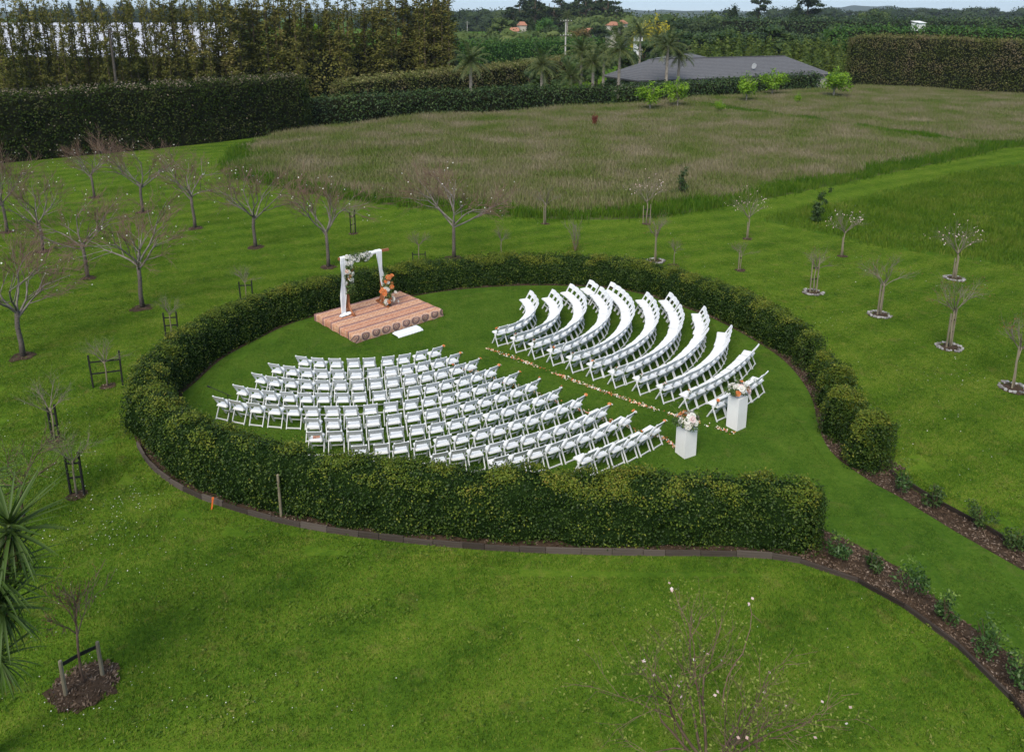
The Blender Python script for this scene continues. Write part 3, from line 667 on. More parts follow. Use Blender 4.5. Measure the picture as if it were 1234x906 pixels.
def bed_shrubs():
    rng = np.random.default_rng(8)
    spots = [(1006, 672, .62, 1, 'light green leafy young shrub by the end of the long hedge'), (1051, 693, .62, 0, 'compact dark young shrub, second along the bed from the hedge'), (1097, 722, .85, 2, 'widest young shrub with pale shoots in the edged mulch bed'), (1138, 752, .72, 3, 'tall narrow young shrub in the edged mulch bed'), (1190, 790, .85, 2, 'spreading young shrub with pale new leaves by curved edging'), (1226, 828, .75, 1, 'leafy young shrub near the lower end of the curved edging'),
             (1086, 597, .75, 3, 'sparse sapling shrub next to the last clipped bush'), (1125, 614, .7, 0, 'dark low young shrub, second in the far mulch bed'), (1178, 637, .72, 0, 'dark rounded young shrub, third in the far mulch bed'), (1221, 664, .68, 0, 'dark rounded young shrub, fourth in the far mulch bed')]
    for x, y, h, ty, lab in spots:
        p = G(x, y); t = thing('young_shrub', lab, 'shrub', (*p, .01), rng.uniform(0, 6), 'young shrubs in the mulch beds')
        segs = []; wd = {0: .55, 1: .55, 2: .75, 3: .38}[ty]
        for _ in range(9):
            a = rng.uniform(0, 6.28); r = rng.uniform(.1, .5) * wd * h
            segs.append(((0, 0, 0), (r * math.cos(a), r * math.sin(a), h * rng.uniform(.5, .95)), .009, .004))
        MB().add(*tubes(segs, 4)).build('stem', 'brown_bark', t)
        lobes = [((rng.normal(0, .16) * h, rng.normal(0, .16) * h, h * rng.uniform(.25, .72)), (wd * h * .36, wd * h * .36, h * .26)) for _ in range(7)]
        MB().add(*leaf_cloud(rng, lobes, 420, .075, .5, .9, .3)).build('foliage', 'bush_leaf' if ty != 0 else 'dark_shrub_leaf', t)
        if ty in (1, 2, 3):
            lobes = [((rng.normal(0, .26) * h, rng.normal(0, .26) * h, h * rng.uniform(.8, 1.05)), (.14, .14, .09)) for _ in range(6)]
            MB().add(*leaf_cloud(rng, lobes, 90, .06, .5, .9, .2)).build('new_shoots', 'sapling_leaf', t)['kind'] = 'stuff'
bed_shrubs()

# posts in the hedge, marker peg
def hedge_extras():
    for (x, y, h, lab) in [(339, 622, 1.15, 'thin wooden post standing in front of the left hedge curve'), (494, 642, 1.0, 'thin wooden post half hidden in the front hedge')]:
        p = G(x, y); t = thing('hedge_post', lab, 'post', (*p, 0))
        MB().add(*tube([(0, 0, 0), (0, 0, h)], [.035, .033], 8)).build('shaft', 'pine_stake', t)
        MB().add(*tube([(0, 0, h), (0, 0, h + .012)], [.03, .018], 8)).build('cap', 'pine_stake', t)
    p = G(255, 614); t = thing('marker_peg', 'small orange marker peg beside the timber edging', 'peg', (*p, 0), .4)
    MB().add(*bar((0, 0, 0), (.05, 0, .27), .035, .02, (0, 1, 0))).build('shaft', 'orange_paint', t)
    MB().add(*bar((.05, 0, .27), (.06, 0, .33), .05, .03, (0, 1, 0))).build('flag', 'orange_paint', t)
hedge_extras()

# ------------------------------------------------------------------ chairs
def make_chair():
    w = .43; t = thing('folding_chair', 'x', 'chair')
    for s in (-1, 1):
        MB().add(*bar((s * .185, -.26, .80), (s * .185, .21, 0), .044, .036, (0, 1, 0))).build('back_post', 'white_paint', t)
    for s in (-1, 1):
        MB().add(*bar((s * .212, .02, .43), (s * .212, -.20, 0), .022, .036, (0, 1, 0))).build('leg', 'white_paint', t)
    q = MB(); z0, z1 = .645, .795
    def yb(z): return .21 - .47 * z / .80
    # gently curved top rail
    xs = np.linspace(-.19, .19, 7); top = z1 + .012 * np.cos(xs * 8)
    f = np.array([(x, yb(z1) - .018 - .02 * (1 - (x / .19) ** 2), a) for x, a in zip(xs, top)]); g = np.array([(x, yb(z0) - .016 - .02 * (1 - (x / .19) ** 2), z0) for x in xs])
    V = np.concatenate([f, g, f + (0, .022, .004), g + (0, .022, .004)]); i = np.arange(6)
    q.add(V, [np.stack([i, i + 1, i + 8, i + 7], 1), np.stack([i + 21, i + 22, i + 15, i + 14], 1), np.stack([i + 14, i + 15, i + 1, i], 1), np.stack([i + 7, i + 8, i + 22, i + 21], 1), np.array([[0, 7, 21, 14], [6, 20, 27, 13]])])
    q.build('backrest_rail', 'white_paint', t)
    MB().add(*box((0, .045, .437), (.372, .40, .022))).build('seat', 'white_paint', t)
    # padded vinyl cushion with softened edge
    cx = .172; V = []; 
    prof = [(1.0, .449), (1.0, .470), (.93, .482), (.6, .488)]
    for k, z in prof:
        V += [(-cx * k, .045 - .185 * k, z), (cx * k, .045 - .185 * k, z), (cx * k, .045 + .185 * k, z), (-cx * k, .045 + .185 * k, z)]
    F = [np.array([[a * 4 + b, a * 4 + (b + 1) % 4, a * 4 + 4 + (b + 1) % 4, a * 4 + 4 + b] for a in range(3) for b in range(4)]), np.array([[12, 13, 14, 15]])]
    MB().add(V, F).build('seat_pad', 'white_pad', t)
    MB().add(*bar((-.212, -.185, .035), (.212, -.185, .035), .02, .034)).build('rear_stretcher', 'white_paint', t)
    MB().add(*bar((-.18, .12, .155), (.18, .12, .155), .02, .03)).build('front_stretcher', 'white_paint', t)
    return t
chair0 = make_chair()
ORD = ['first', 'second', 'third', 'fourth', 'fifth', 'sixth', 'seventh', 'eighth', 'ninth', 'tenth', 'eleventh', 'twelfth', 'thirteenth', 'fourteenth', 'fifteenth', 'sixteenth', 'seventeenth', 'eighteenth', 'nineteenth', 'twentieth', '21st', '22nd']
LEFT_A = [(536.7, 416.6), (558.2, 424.6), (580.6, 431.5), (603.8, 439.3), (627.4, 447.4), (653.4, 455.7), (680.7, 466), (708.5, 474.7), (737.8, 486.3), (768, 495.4), (803.7, 506.7)]
LEFT_B = [(353.9, 428.5), (321.1, 437.3), (301.3, 448.9), (277.7, 463.3), (254, 477.5), (363.3, 504.4), (365.3, 520.6), (419.6, 538.3), (517.7, 548), (593.8, 552.5), (701.6, 548)]
RIGHT_A = [(599.9, 419.4), (622, 426.7), (644.5, 434.6), (667.4, 442.8), (691.5, 451.6), (716, 460.3), (742.9, 469.5), (771.4, 478.4), (800.3, 488.7), (830.3, 498.7), (866, 510)]
def z5(x, y): return G(580 + x / 7.55, 330 + y / 7.55, .79)
def z6(x, y): return G(720 + x / 7.55, 340 + y / 7.55, .79)
def z7(x, y): return G(780 + x / 7.55, 390 + y / 7.55, .79)
RIGHT_T = [[z5(490, 340), z5(497, 250), z5(437, 152)], [z5(705, 370), z5(718, 270), z5(640, 140)], [z5(915, 400), z5(935, 290), z5(805, 90)], [z5(1140, 440), z5(1160, 310), z5(977, 55)], [z6(303, 370), z6(325, 270), z6(125, 0)], [z6(530, 370), z6(555, 260), z6(447, 88)], [z6(757, 410), z6(783, 290), z6(652, 92)], [z6(980, 470), z6(1008, 360), z6(963, 215)], [z7(760, 110), z7(788, 10), G(880, 391.7, .79)], [G(852.8, 489.3), G(871.4, 477.4), G(903, 448), z7(1010, 185)], [G(893, 494), G(922.4, 473.4), z7(1100, 428)]]
def circ(p):
    A = np.c_[2 * p, np.ones(len(p))]; s = np.linalg.lstsq(A, (p ** 2).sum(1), rcond=None)[0]
    return s[:2], (s[2] + s[0] ** 2 + s[1] ** 2) ** .5
AISLE = []                                                      # (row end point, chair heading, side)
chair_n = 0
def chair_row(cen, r0, r1, a0, a1, pitch, row, side, rng):
    global chair_n
    a1 = a0 + (a1 - a0 + math.pi) % (2 * math.pi) - math.pi
    L = abs(a1 - a0) * (r0 + r1) / 2; n = max(2, round(L / pitch))
    for i in range(n):
        f = (i + .5) / n; a = a0 + (a1 - a0) * f; r = r0 + (r1 - r0) * f
        p = np.array(cen) + r * np.array((math.cos(a), math.sin(a)))
        face = -np.array((math.cos(a), math.sin(a)))
        loc = p + face * .25 + rng.normal(0, .014, 2)
        rz = math.atan2(face[1], face[0]) - math.pi / 2 + rng.normal(0, .025)
        o = chair0 if chair_n == 0 else copy_tree(chair0)
        chair_n += 1
        o.location = (loc[0], loc[1], .012); o.rotation_euler = (0, 0, rz)
        if n - 1 == i and i: lab = f'white folding chair at outer end of {ORD[row]} row, {side} of aisle facing stage'
        elif i == 0: lab = f'white folding chair with posy at aisle, {ORD[row]} row, {side} side facing stage'
        else: lab = f'white folding chair, {ORD[row]} row from stage, {ORD[i]} from aisle, {side} side facing stage'
        tag(o, lab, 'chair', f'white folding chairs {side} of the aisle')
        if i == 0: AISLE.append((loc, rz, side, row))
        if row == 6 and side == 'left' and i == n - 1:
            global BOOK; BOOK = (loc, rz)
def chairs():
    rng = np.random.default_rng(12); C = np.array((-5.75, 27.4))
    for k in range(11):
        A, B = G(*LEFT_A[k], .79) - C, G(*LEFT_B[k], .79) - C
        chair_row(C, np.linalg.norm(A), np.linalg.norm(B), math.atan2(A[1], A[0]), math.atan2(B[1], B[0]), .575 if k < 8 else .53, k, 'left', rng)
    for k in range(11):
        A = G(*RIGHT_A[k]); pts = np.array([A] + RIGHT_T[k])
        c, r = circ(pts)
        if k == 10: c, r = prev[0], np.linalg.norm(A - prev[0])
        prev = (c, r); a = A - c; e = RIGHT_T[k][-1] - c
        chair_row(c, np.linalg.norm(a), np.linalg.norm(e), math.atan2(a[1], a[0]), math.atan2(e[1], e[0]), .462, k, 'right', rng)
chairs()
print('chairs', chair_n)

# ------------------------------------------------------------------ flowers
def bloom(rng, r, layers=3):
    """open rose-like bloom: rings of cupped petals"""
    mb = MB()
    for l in range(layers):
        n = 6 - l; rr = r * (1 - .28 * l); tilt = .35 + .45 * l
        for i in range(n):
            a = 6.28 * i / n + l * .5 + rng.uniform(-.15, .15); c = np.array((math.cos(a), math.sin(a), 0)); s = np.array((-math.sin(a), math.cos(a), 0))
            up = np.array((0, 0, 1.))
            b0 = c * rr * .1; m = c * rr * .62 * math.cos(tilt * .6) + up * rr * .30 * (1 + l * .5); e = c * rr * math.cos(tilt) + up * rr * (.28 + .38 * l)
            mb.add([b0, m + s * rr * .48, e + s * rr * .26, e - s * rr * .26, m - s * rr * .48], np.array([[0, 1, 2, 3, 4]]))
    mb.add(*blob((0, 0, r * .38), (r * .34, r * .34, r * .4), rng, .1, 1))
    return mb
frng = np.random.default_rng(20)
BLOOM = {m: [bloom(frng, 1.).mesh('bloom', m) for _ in range(3)] for m in ('white_petal', 'orange_petal', 'pink_petal')}
def put_bloom(parent, m, p, r, d, rng):
    o = link('bloom', BLOOM[m][int(rng.integers(3))], parent); o.location = tuple(p); o.scale = (r,) * 3
    o.rotation_euler = Vector(tuple(d)).to_track_quat('Z', 'Y').to_euler()
    return o
def posies():
    rng = np.random.default_rng(21); base = None
    for loc, rz, side, row in AISLE:
        sx = 1 if side == 'left' else -1                        # aisle side of the chair
        c, s = math.cos(rz), math.sin(rz); lx, ly = sx * .205, -.235
        z = .77 if side == 'left' else .70
        if side == 'right': ly = -.17
        t = thing('flower_posy', f'small orange and white posy tied to the {ORD[row]} row aisle chair, {side} side', 'posy', (loc[0] + c * lx - s * ly, loc[1] + s * lx + c * ly, z), rng.uniform(0, 6), 'posies on the aisle chairs')
        put_bloom(t, 'orange_petal', (.03, .03, .035), .055 * rng.uniform(.8, 1.2), (.4, .4, 1), rng)
        put_bloom(t, 'white_petal', (-.035, .02, .02), .045, (-.4, .2, 1), rng)
        if rng.uniform() < .5: put_bloom(t, 'pink_petal', (.0, -.04, .0), .04, (0, -.6, .8), rng)
        MB().add(*leaf_cloud(rng, [((0, 0, -.03), (.05, .05, .09)), ((0, 0, .0), (.07, .07, .05))], 36, .06, .45, .9, .2)).build('greenery', 'flower_green', t)
        MB().add(*tubes([((0, 0, 0), (rng.normal(0, .02), rng.normal(0, .02), -.2), .007, .005), ((0, 0, 0), (rng.normal(0, .03), .01, -.17), .007, .005)], 4)).build('stems', 'flower_green', t)
posies()
def petals():
    rng = np.random.default_rng(22)
    R = GL([(588, 421), (640, 440), (700, 463), (760, 484), (820, 504), (885, 523)])
    Lf = np.array([np.array(a[0]) for a in AISLE if a[2] == 'left']) + np.array((.42, .30))
    Lf = np.concatenate([Lf, GL([(816, 541)])])
    for P, lab in ((R, 'line of scattered orange and white petals at right block along aisle'), (Lf, 'line of scattered orange and white petals at left block along aisle')):
        q = resample(P, .0075); n = len(q); clump = np.clip(.9 + .9 * vnoise(q, 4, 4.), 0.12, 2)
        q = q[rng.uniform(0, 1.6, n) < clump]; n = len(q)
        q = q + rng.normal(0, .055, (n, 2)); p = np.c_[q, rng.uniform(.03, .055, n)]
        o = MB().add(*leaves(p, np.tile((0, 0, 1.), (n, 1)), rng.uniform(.035, .085, n), .75, .55, rng)).build('flower_petals', 'loose_petal')
        tag(o, lab, kind='stuff')
petals()
def plinths():
    rng = np.random.default_rng(23)
    for i, (x, y, h, rz, plab, flab) in enumerate([(888, 520, 1.0, .62, 'tall white square plinth beside the last row right of aisle', 'white and lime flower arrangement on plinth beside last right row'), (827, 553, .84, .5, 'shorter white square plinth at the aisle mouth by left block', 'white and peach flower arrangement on plinth by left block')]):
        p = G(x, y - 3) + np.array((0, .12))
        t = thing('plinth', plab, 'plinth', (*p, .012), rz, 'white plinths at the aisle entrance')
        w = .40
        for k in range(4):                                      # four side panels and a lid
            a = k * math.pi / 2; d = np.array((math.cos(a), math.sin(a)))
            MB().add(*box((d[0] * (w / 2 - .006), d[1] * (w / 2 - .006), h / 2), (.012, w - .026, h), a)).build('side_panel', 'plinth_white', t)
        MB().add(*box((0, 0, h + .0085), (w + .004, w + .004, .016))).build('lid', 'plinth_white', t)
        for sx in (-1, 1):
            for sy in (-1, 1): MB().add(*box((sx * (w / 2 - .0065), sy * (w / 2 - .0065), h / 2), (.016, .016, h - .002))).build('corner_post', 'plinth_white', t)
        f = thing('flower_arrangement', flab, 'flowers', (*p, h + .029), rng.uniform(0, 6), 'flower arrangements on the plinths')
        MB().add(*tube([(0, 0, 0), (0, 0, .02), (0, 0, .10)], [.09, .11, .13], 12)).build('bowl', 'plinth_white', f)
        lobes = [((rng.normal(0, .15), rng.normal(0, .15), .12 + rng.uniform(-.02, .20)), (.14, .14, .12)) for _ in range(10)]
        MB().add(*leaf_cloud(rng, lobes, 480, .085, .45, .9, .3)).build('greenery', 'flower_green', f)
        st = [((0, 0, .08), (rng.normal(0, .22), rng.normal(0, .22), rng.uniform(.35, .62)), .006, .003) for _ in range(9)]
        MB().add(*tubes(st, 4)).add(*leaf_cloud(rng, [(s[1], (.05, .05, .06)) for s in st], 90, .07, .4, .9, .2)).build('sprigs', 'flower_green', f)
        for k in range(26):
            d = unit(rng.normal(size=3) + (0, 0, .55)); d[2] = abs(d[2]) * .9 + .05; pr = np.array((0, 0, .13)) + d * (.22 + rng.uniform(0, .10)) * np.array((1.05, 1.05, .95))
            m = 'white_petal' if k % 4 else ('orange_petal' if k % 8 else 'pink_petal')
            put_bloom(f, m, pr, rng.uniform(.07, .115), d, rng)
plinths()

# ------------------------------------------------------------------ stage, arbour, drapes
def stage():
    c0, c1, c2, c3 = G(376, 389), G(431, 413), G(537, 383), G(481, 357)
    ctr = (c0 + c1 + c2 + c3) / 4; ex = unit((c2 - c1) + (c3 - c0)); rz = math.atan2(ex[1], ex[0])
    L, D, h = 4.05, 3.05, .30
    t = thing('stage_platform', 'low stage covered with tan patterned rugs', 'stage', (*ctr, .012), rz)
    # rug shell with rounded lip and slightly wavy hem
    rng = np.random.default_rng(30); nx, ny = 44, 34
    def pt(u, v):                                               # u,v in -1.15..1.15 : beyond 1 folds down the side
        x, y, z = u * L / 2, v * D / 2, h
        ox, oy = max(0, abs(x) - L / 2), max(0, abs(y) - D / 2)
        if ox: x = math.copysign(L / 2 + .02 + .02 * math.sin(y * 9), x)
        if oy: y = math.copysign(D / 2 + .02 + .02 * math.sin(x * 9), y)
        z -= max(ox, oy)
        if not ox and not oy: z += .006 * math.sin(x * 3.1) * math.sin(y * 2.7)
        return (x, y, max(z, .012 + .01 * math.sin(7 * x + 5 * y)))
    us = np.concatenate([[-1 - 2 * .285 / L, -1 - .3 / L, -1 - .02 / L], np.linspace(-1, 1, nx), [1 + .02 / L, 1 + .3 / L, 1 + 2 * .285 / L]])
    vs = np.concatenate([[-1 - 2 * .285 / D, -1 - .3 / D, -1 - .02 / D], np.linspace(-1, 1, ny), [1 + .02 / D, 1 + .3 / D, 1 + 2 * .285 / D]])
    V = [pt(u, v) for u in us for v in vs]; m = len(vs)
    F = np.array([[i * m + j, (i + 1) * m + j, (i + 1) * m + j + 1, i * m + j + 1] for i in range(len(us) - 1) for j in range(m - 1)])
    MB().add(V, F).build('rug', 'rug', t, True)
    MB().add(*box((0, 0, h / 2 - .01), (L - .06, D - .06, h - .04))).build('platform', 'fascia', t)
    # lace covered step
    p = G(491, 401); ln = 1.1
    s = thing('stage_step', 'low step draped with white lace at the front of the stage', 'step', (*p, .012), rz)
    MB().add(*box((0, 0, .06), (ln - .06, .28, .12))).build('tread', 'white_wall', s)
    us = np.linspace(-1, 1, 30); vs = np.linspace(-1, 1, 9); V = []
    for u in us:
        for v in vs:
            x, y = u * (ln / 2 + .03), v * .25; e = max(abs(x) - ln / 2 + .02, abs(y) - .15, 0)
            V.append((x, y, max(.135 - e * 1.5, .008) + .006 * math.sin(u * 25) * (1 if e else 0)))
    F = np.array([[i * 9 + j, i * 9 + j + 1, (i + 1) * 9 + j + 1, (i + 1) * 9 + j] for i in range(29) for j in range(8)])
    MB().add(V, F).build('lace_cloth', 'lace', s, True)
    # arbour
    zt = .315
    pl, prr = G(420.5, 377, zt), G(461, 367, zt)
    ax = unit(prr - pl); ra = math.atan2(ax[1], ax[0]); span = np.linalg.norm(prr - pl)
    a = thing('wedding_arbour', 'wooden wedding arbour with two posts and a crossbeam on the stage', 'arbour', (*((pl + prr) / 2), zt + .006), ra)
    hs = 2.25; nrm = (0, 1, 0)
    for s_ in (-1, 1):
        x = s_ * span / 2
        MB().add(*bar((x, 0, 0.1), (x, 0, hs), .09, .09, (0, 1, 0))).build('post', 'arch_wood', a)
        # curved feet, fore and aft
        for f_ in (-1, 1):
            path = [(x, f_ * .045, .46), (x, f_ * .10, .30), (x, f_ * .24, .14), (x, f_ * .46, .05)]
            MB().add(*tube(path, [.035, .042, .045, .04], 8)).build('foot', 'arch_wood', a)
        MB().add(*bar((x, -.5, .026), (x, .5, .026), .08, .05)).build('sill', 'arch_wood', a)
    MB().add(*bar((-span / 2 - .32, 0, hs + .05), (span / 2 + .38, 0, hs + .05), .09, .095)).build('crossbeam', 'arch_wood', a)
    # drapes: gathered cloth strips hanging from the beam
    def cloth(path, w, seed):
        r = np.random.default_rng(seed); P = resample(path, .07); k = len(P); m = 11; V = []
        for i, q in enumerate(P):
            for j in range(m):
                u = (j / (m - 1) - .5) * w * (1 + .15 * math.sin(i * .35)); V.append((q[0] + u, q[1] + .028 * math.sin(j * 2.2 + .25 * i + seed), q[2] + .0))
        F = np.array([[i * m + j, i * m + j + 1, (i + 1) * m + j + 1, (i + 1) * m + j] for i in range(k - 1) for j in range(m - 1)])
        return V, F
    d = thing('white_drape', 'long white cloth draped over the arbour beam and pooling on stage', 'drape', a.location, ra)
    xl, xr = -span / 2, span / 2
    MB().add(*cloth([(xl - .14, .06, hs + .12), (xl - .14, -.08, hs + .12), (xl - .16, -.10, hs - .1), (xl - .22, -.09, 1.2), (xl - .27, -.10, .35), (xl - .28, -.13, .05), (xl - .30, -.26, .022)], .22, 1)).build('hanging_panel', 'drape', d, True)
    pool = MB()
    for k in range(3):
        pool.add(*blob((xl - .36 + .16 * k, -.22 + .05 * k, .04), (.16, .13, .035), np.random.default_rng(40 + k), .5, 2))
    pool.build('pooled_hem', 'drape', d, True)
    MB().add(*cloth([(xr - .10, .06, hs + .12), (xr - .10, -.07, hs + .12), (xr - .10, -.09, hs - .15), (xr - .06, -.09, 1.5), (xr + .04, -.09, 1.05), (xr + .10, -.085, .82)], .22, 2)).build('hanging_panel', 'drape', d, True)
    # swag along the beam
    xs = np.linspace(xl - .1, xr - .12, 22); V = []
    for x in xs:
        for q in range(8):
            th = q * 6.2832 / 8; rr = .085 + .012 * math.sin(x * 22 + q); V.append((x, rr * math.cos(th), hs + .055 + rr * math.sin(th) * 1.0 - .02 * math.sin((x - xl) / span * 3.1)))
    F = np.array([[i * 8 + j, i * 8 + (j + 1) % 8, i * 8 + 8 + (j + 1) % 8, i * 8 + 8 + j] for i in range(21) for j in range(8)])
    MB().add(V, F).build('swag', 'drape', d, True)
    # garland on the beam's left corner and down the left post
    rng = np.random.default_rng(31)
    g = thing('flower_garland', 'garland of white roses and greenery on the arbour corner', 'flowers', a.location, ra)
    path = [(xl + .85 - .12 * i, -.10, hs + .02 - .02 * i * (i < 3)) for i in range(7)] + [(xl + .06, -.10, hs - .2 * i) for i in range(1, 7)]
    lobes = [((p[0] + rng.normal(0, .06), p[1] - .05, p[2] + rng.normal(0, .06)), (.20, .15, .20)) for p in path]
    MB().add(*leaf_cloud(rng, lobes, 1700, .10, .42, .9, .25)).build('greenery', 'flower_green', g)
    for k in range(52):
        p = path[int(rng.integers(0, len(path) - 2))]; dd = unit(np.array((rng.normal(0, .5), -1, rng.normal(.2, .5))))
        put_bloom(g, 'white_petal' if k % 12 else 'orange_petal', np.array(p) + (rng.normal(0, .10), -.10, rng.normal(0, .10)), rng.uniform(.07, .115), dd, rng)
    # floor arrangement at the right post
    f = thing('flower_arrangement', 'upright arrangement of orange and white flowers at the arbour post', 'flowers', a.location, ra)
    lobes = [((xr + .16 + rng.normal(0, .05) - .05 * z, -.22 + rng.normal(0, .06), z), (.17, .16, .16)) for z in np.linspace(.14, 1.25, 10)]
    MB().add(*leaf_cloud(rng, lobes, 800, .10, .42, .9, .25)).build('greenery', 'flower_green', f)
    MB().add(*tube([(xr + .16, -.22, 0), (xr + .16, -.22, .3)], [.09, .10], 10)).build('pot', 'fascia', f)
    for k in range(34):
        z = rng.uniform(.1, 1.35); dd = unit(np.array((rng.normal(.2, .6), -1, rng.normal(.3, .4))))
        m = 'orange_petal' if (z > 1.1 or k % 3 == 0) else ('white_petal' if k % 3 == 1 else 'white_petal')
        put_bloom(f, m, (xr + .16 + rng.normal(0, .13), -.36 + rng.normal(0, .05), z), rng.uniform(.07, .115), dd, rng)
    for k in range(7): put_bloom(f, 'orange_petal', (xr - .16 + rng.normal(0, .08), -.34 + rng.normal(0, .05), .68 + rng.normal(0, .06)), .08, unit(np.array((-.4, -1, .3))), rng)
    sp = [((xr + .1, -.22, .6), (xr - .22 + rng.normal(0, .04), -.32, .68 + rng.normal(0, .05)), .012, .006) for _ in range(4)]
    MB().add(*tubes(sp, 4)).build('stems', 'flower_green', f)
stage()
def small_props():
    loc, rz = BOOK
    o = thing('booklet', 'orange patterned booklet lying on a chair at the seventh row end', 'booklet', (loc[0], loc[1], .503), rz + .2)
    MB().add(*box((0, 0, .004), (.19, .15, .006))).build('cover', 'booklet', o)
    MB().add(*box((.002, 0, .0085), (.18, .145, .003))).build('pages', 'booklet', o)
    p = G(278, 513); m = thing('microphone_stand', 'black microphone stand behind the left end of the fifth row', 'microphone stand', (*p, .012), -.4)
    for k in range(3):
        a = k * 2.094; MB().add(*tubes([((0, 0, .12), (.26 * math.cos(a), .26 * math.sin(a), .01), .009, .008)], 6)).build('leg', 'black_metal', m)
    MB().add(*tube([(0, 0, .1), (0, 0, 1.02)], [.012, .011], 8)).build('pole', 'black_metal', m)
    MB().add(*tube([(.12, 0, .98), (-.1, 0, 1.03), (-.6, .0, 1.12)], [.011, .011, .009], 8)).build('boom', 'black_metal', m)
    MB().add(*tube([(-.6, 0, 1.12), (-.68, 0, 1.13), (-.74, 0, 1.14), (-.76, 0, 1.14)], [.012, .022, .026, .012], 8)).build('microphone', 'black_metal', m)
small_props()

# ------------------------------------------------------------------ trees near
def grow(rng, p, d, ln, r, lv, maxlv, nchild, spread, upw, out, seg=3, wob=.14, shrink=.62, rs=.55, rmin=.0058):
    """recursive branches: out[level] collects frustum segments; returns nothing"""
    p = np.array(p, float); d = unit(np.array(d, float)); pts = [p]; rr = [r]
    for i in range(seg):
        d = unit(d + rng.normal(0, wob, 3) + np.array((0, 0, upw)))
        q = p + d * ln / seg; r2 = r * (1 - .45 * (i + 1) / seg)
        out[lv].append((p, q, rr[-1], r2)); p = q; pts.append(p); rr.append(r2)
    out['tips'].append((p, lv))
    if lv >= maxlv: return
    n = nchild[lv]
    for k in range(n):
        f = rng.uniform(.35, 1.0) if k else 1.0
        i = min(int(f * seg), seg - 1); b = pts[i] + (pts[i + 1] - pts[i]) * (f * seg - i)
        dd = unit(pts[i + 1] - pts[i]); side = unit(np.cross(dd, rng.normal(size=3)))
        a = spread[lv] * rng.uniform(.6, 1.25)
        grow(rng, b, dd * math.cos(a) + side * math.sin(a), ln * shrink * rng.uniform(.75, 1.2), max(rr[i] * rs, rmin), lv + 1, maxlv, nchild, spread, upw, out, max(2, seg - 1), wob, shrink, rs, rmin)
def tree_proto(seed, th, tr, nl, limb, maxlv, nchild, spread, limb_ang=.75, upw=.05, lean=0., shrink=.62, rmin=.0058, sway=.05):
    rng = np.random.default_rng(seed); out = {i: [] for i in range(6)}; out['tips'] = []
    tp = np.array([(sway * rng.normal() * f + lean * f, sway * rng.normal() * f, th * f) for f in (0, .3, .65, 1)])
    tp[0] = 0
    for k in range(nl):
        a = 6.28 * k / nl + rng.uniform(-.35, .35); an = limb_ang * rng.uniform(.6, 1.2)
        grow(rng, tp[-1] - (0, 0, rng.uniform(0, .16) * th), (math.sin(an) * math.cos(a), math.sin(an) * math.sin(a), math.cos(an)), limb * rng.uniform(.8, 1.15), tr * .52, 0, maxlv, nchild, spread, upw, out, 4, .13, shrink, .55, rmin)
    trunk = MB().add(*tube(tp, [tr * 1.25, tr * 1.02, tr * .95, tr * .85], 8))
    return rng, trunk, out
def up_blobs(tips, rng, n, rad):
    t = np.array([q for q, l in tips if l >= 1]); k = rng.integers(0, len(t), n)
    return t[k] + rng.normal(0, rad, (n, 3))
CHERRY = []
for sd in range(5):
    rng, trunk, out = tree_proto(100 + sd, 1.75 + .1 * (sd % 3), .085, 6, 1.58, 3, [5, 5, 5], [.62, .6, .55], .86, .05, shrink=.67, rmin=.0068)
    P = up_blobs(out['tips'], rng, 34, .12)
    CHERRY.append((trunk.mesh('trunk', 'cherry_bark', True), MB().add(*tubes(out[0], 6)).add(*tubes(out[1], 5)).mesh('limbs', 'grey_branch', True), MB().add(*tubes(out[2], 4)).add(*tubes(out[3], 3)).mesh('twigs', 'red_twig'),
                   MB().add(*leaves(P, rng.normal(size=P.shape), .075, .9, .9, rng)).mesh('blossom', 'white_petal'), MB().add(*leaves(up_blobs(out['tips'], rng, 160, .05), np.tile((0, 0, 1.), (160, 1)), .035, .6, .9, rng)).mesh('buds', 'bud_leaf')))
def cherry(x, y, lab, v, sc=1., rz=0., py=None):
    p = G(x, y); t = thing('cherry_tree', lab, 'tree', (*p, -.02), rz, 'bare cherry trees on the lawn', sc)
    for n, m in zip(('trunk', 'limbs', 'twigs', 'blossom', 'buds'), CHERRY[v]):
        o = link(n, m, t)
        if n in ('blossom', 'buds'): o['kind'] = 'stuff'
    mulch_ring(p, .42 * sc, 'small dark bare earth patch round the foot of ' + lab.split(' ', 2)[2] if False else None, soil=True)
def mulch_ring(p, r, lab=None, soil=False, seed=[0]):
    seed[0] += 1; rng = np.random.default_rng(500 + seed[0])
    n = 14; an = np.linspace(0, 6.2832, n, endpoint=False); rr = r * (1 + .16 * rng.normal(size=n))
    poly = np.c_[p[0] + rr * np.cos(an), p[1] + rr * np.sin(an)]
    mb = MB().add(np.r_[np.c_[poly, np.full(n, .012)], [(p[0], p[1], .055)]], np.array([[i, (i + 1) % n, n] for i in range(n)]))
    o = mb.build('bare_soil', 'soil', None, True); tag(o, None, None, None, 'structure')
    k = 40 if soil else 130
    a = rng.uniform(0, 6.28, k); q = (np.sqrt(rng.uniform(0, 1, k)) if soil else rng.uniform(.78, 1.08, k)) * r
    P = np.c_[p[0] + q * np.cos(a), p[1] + q * np.sin(a), np.full(k, .045)]
    st = MB()
    if soil: st.add(*leaves(P, np.tile((0, 0, 1.), (k, 1)), rng.uniform(.04, .09, k), .5, .5, rng))
    else:
        for c in P[:60]: 
            s = rng.uniform(.04, .08); st.add(*box(c, (s * 1.3, s, s * .6), rng.uniform(0, 3)))
    if soil: c = st.build('bark_chips', 'bark_chip', o); c['kind'] = 'stuff'
    else: tag(st.build('stone_ring', 'stone_chip'), lab, None, None, 'stuff')
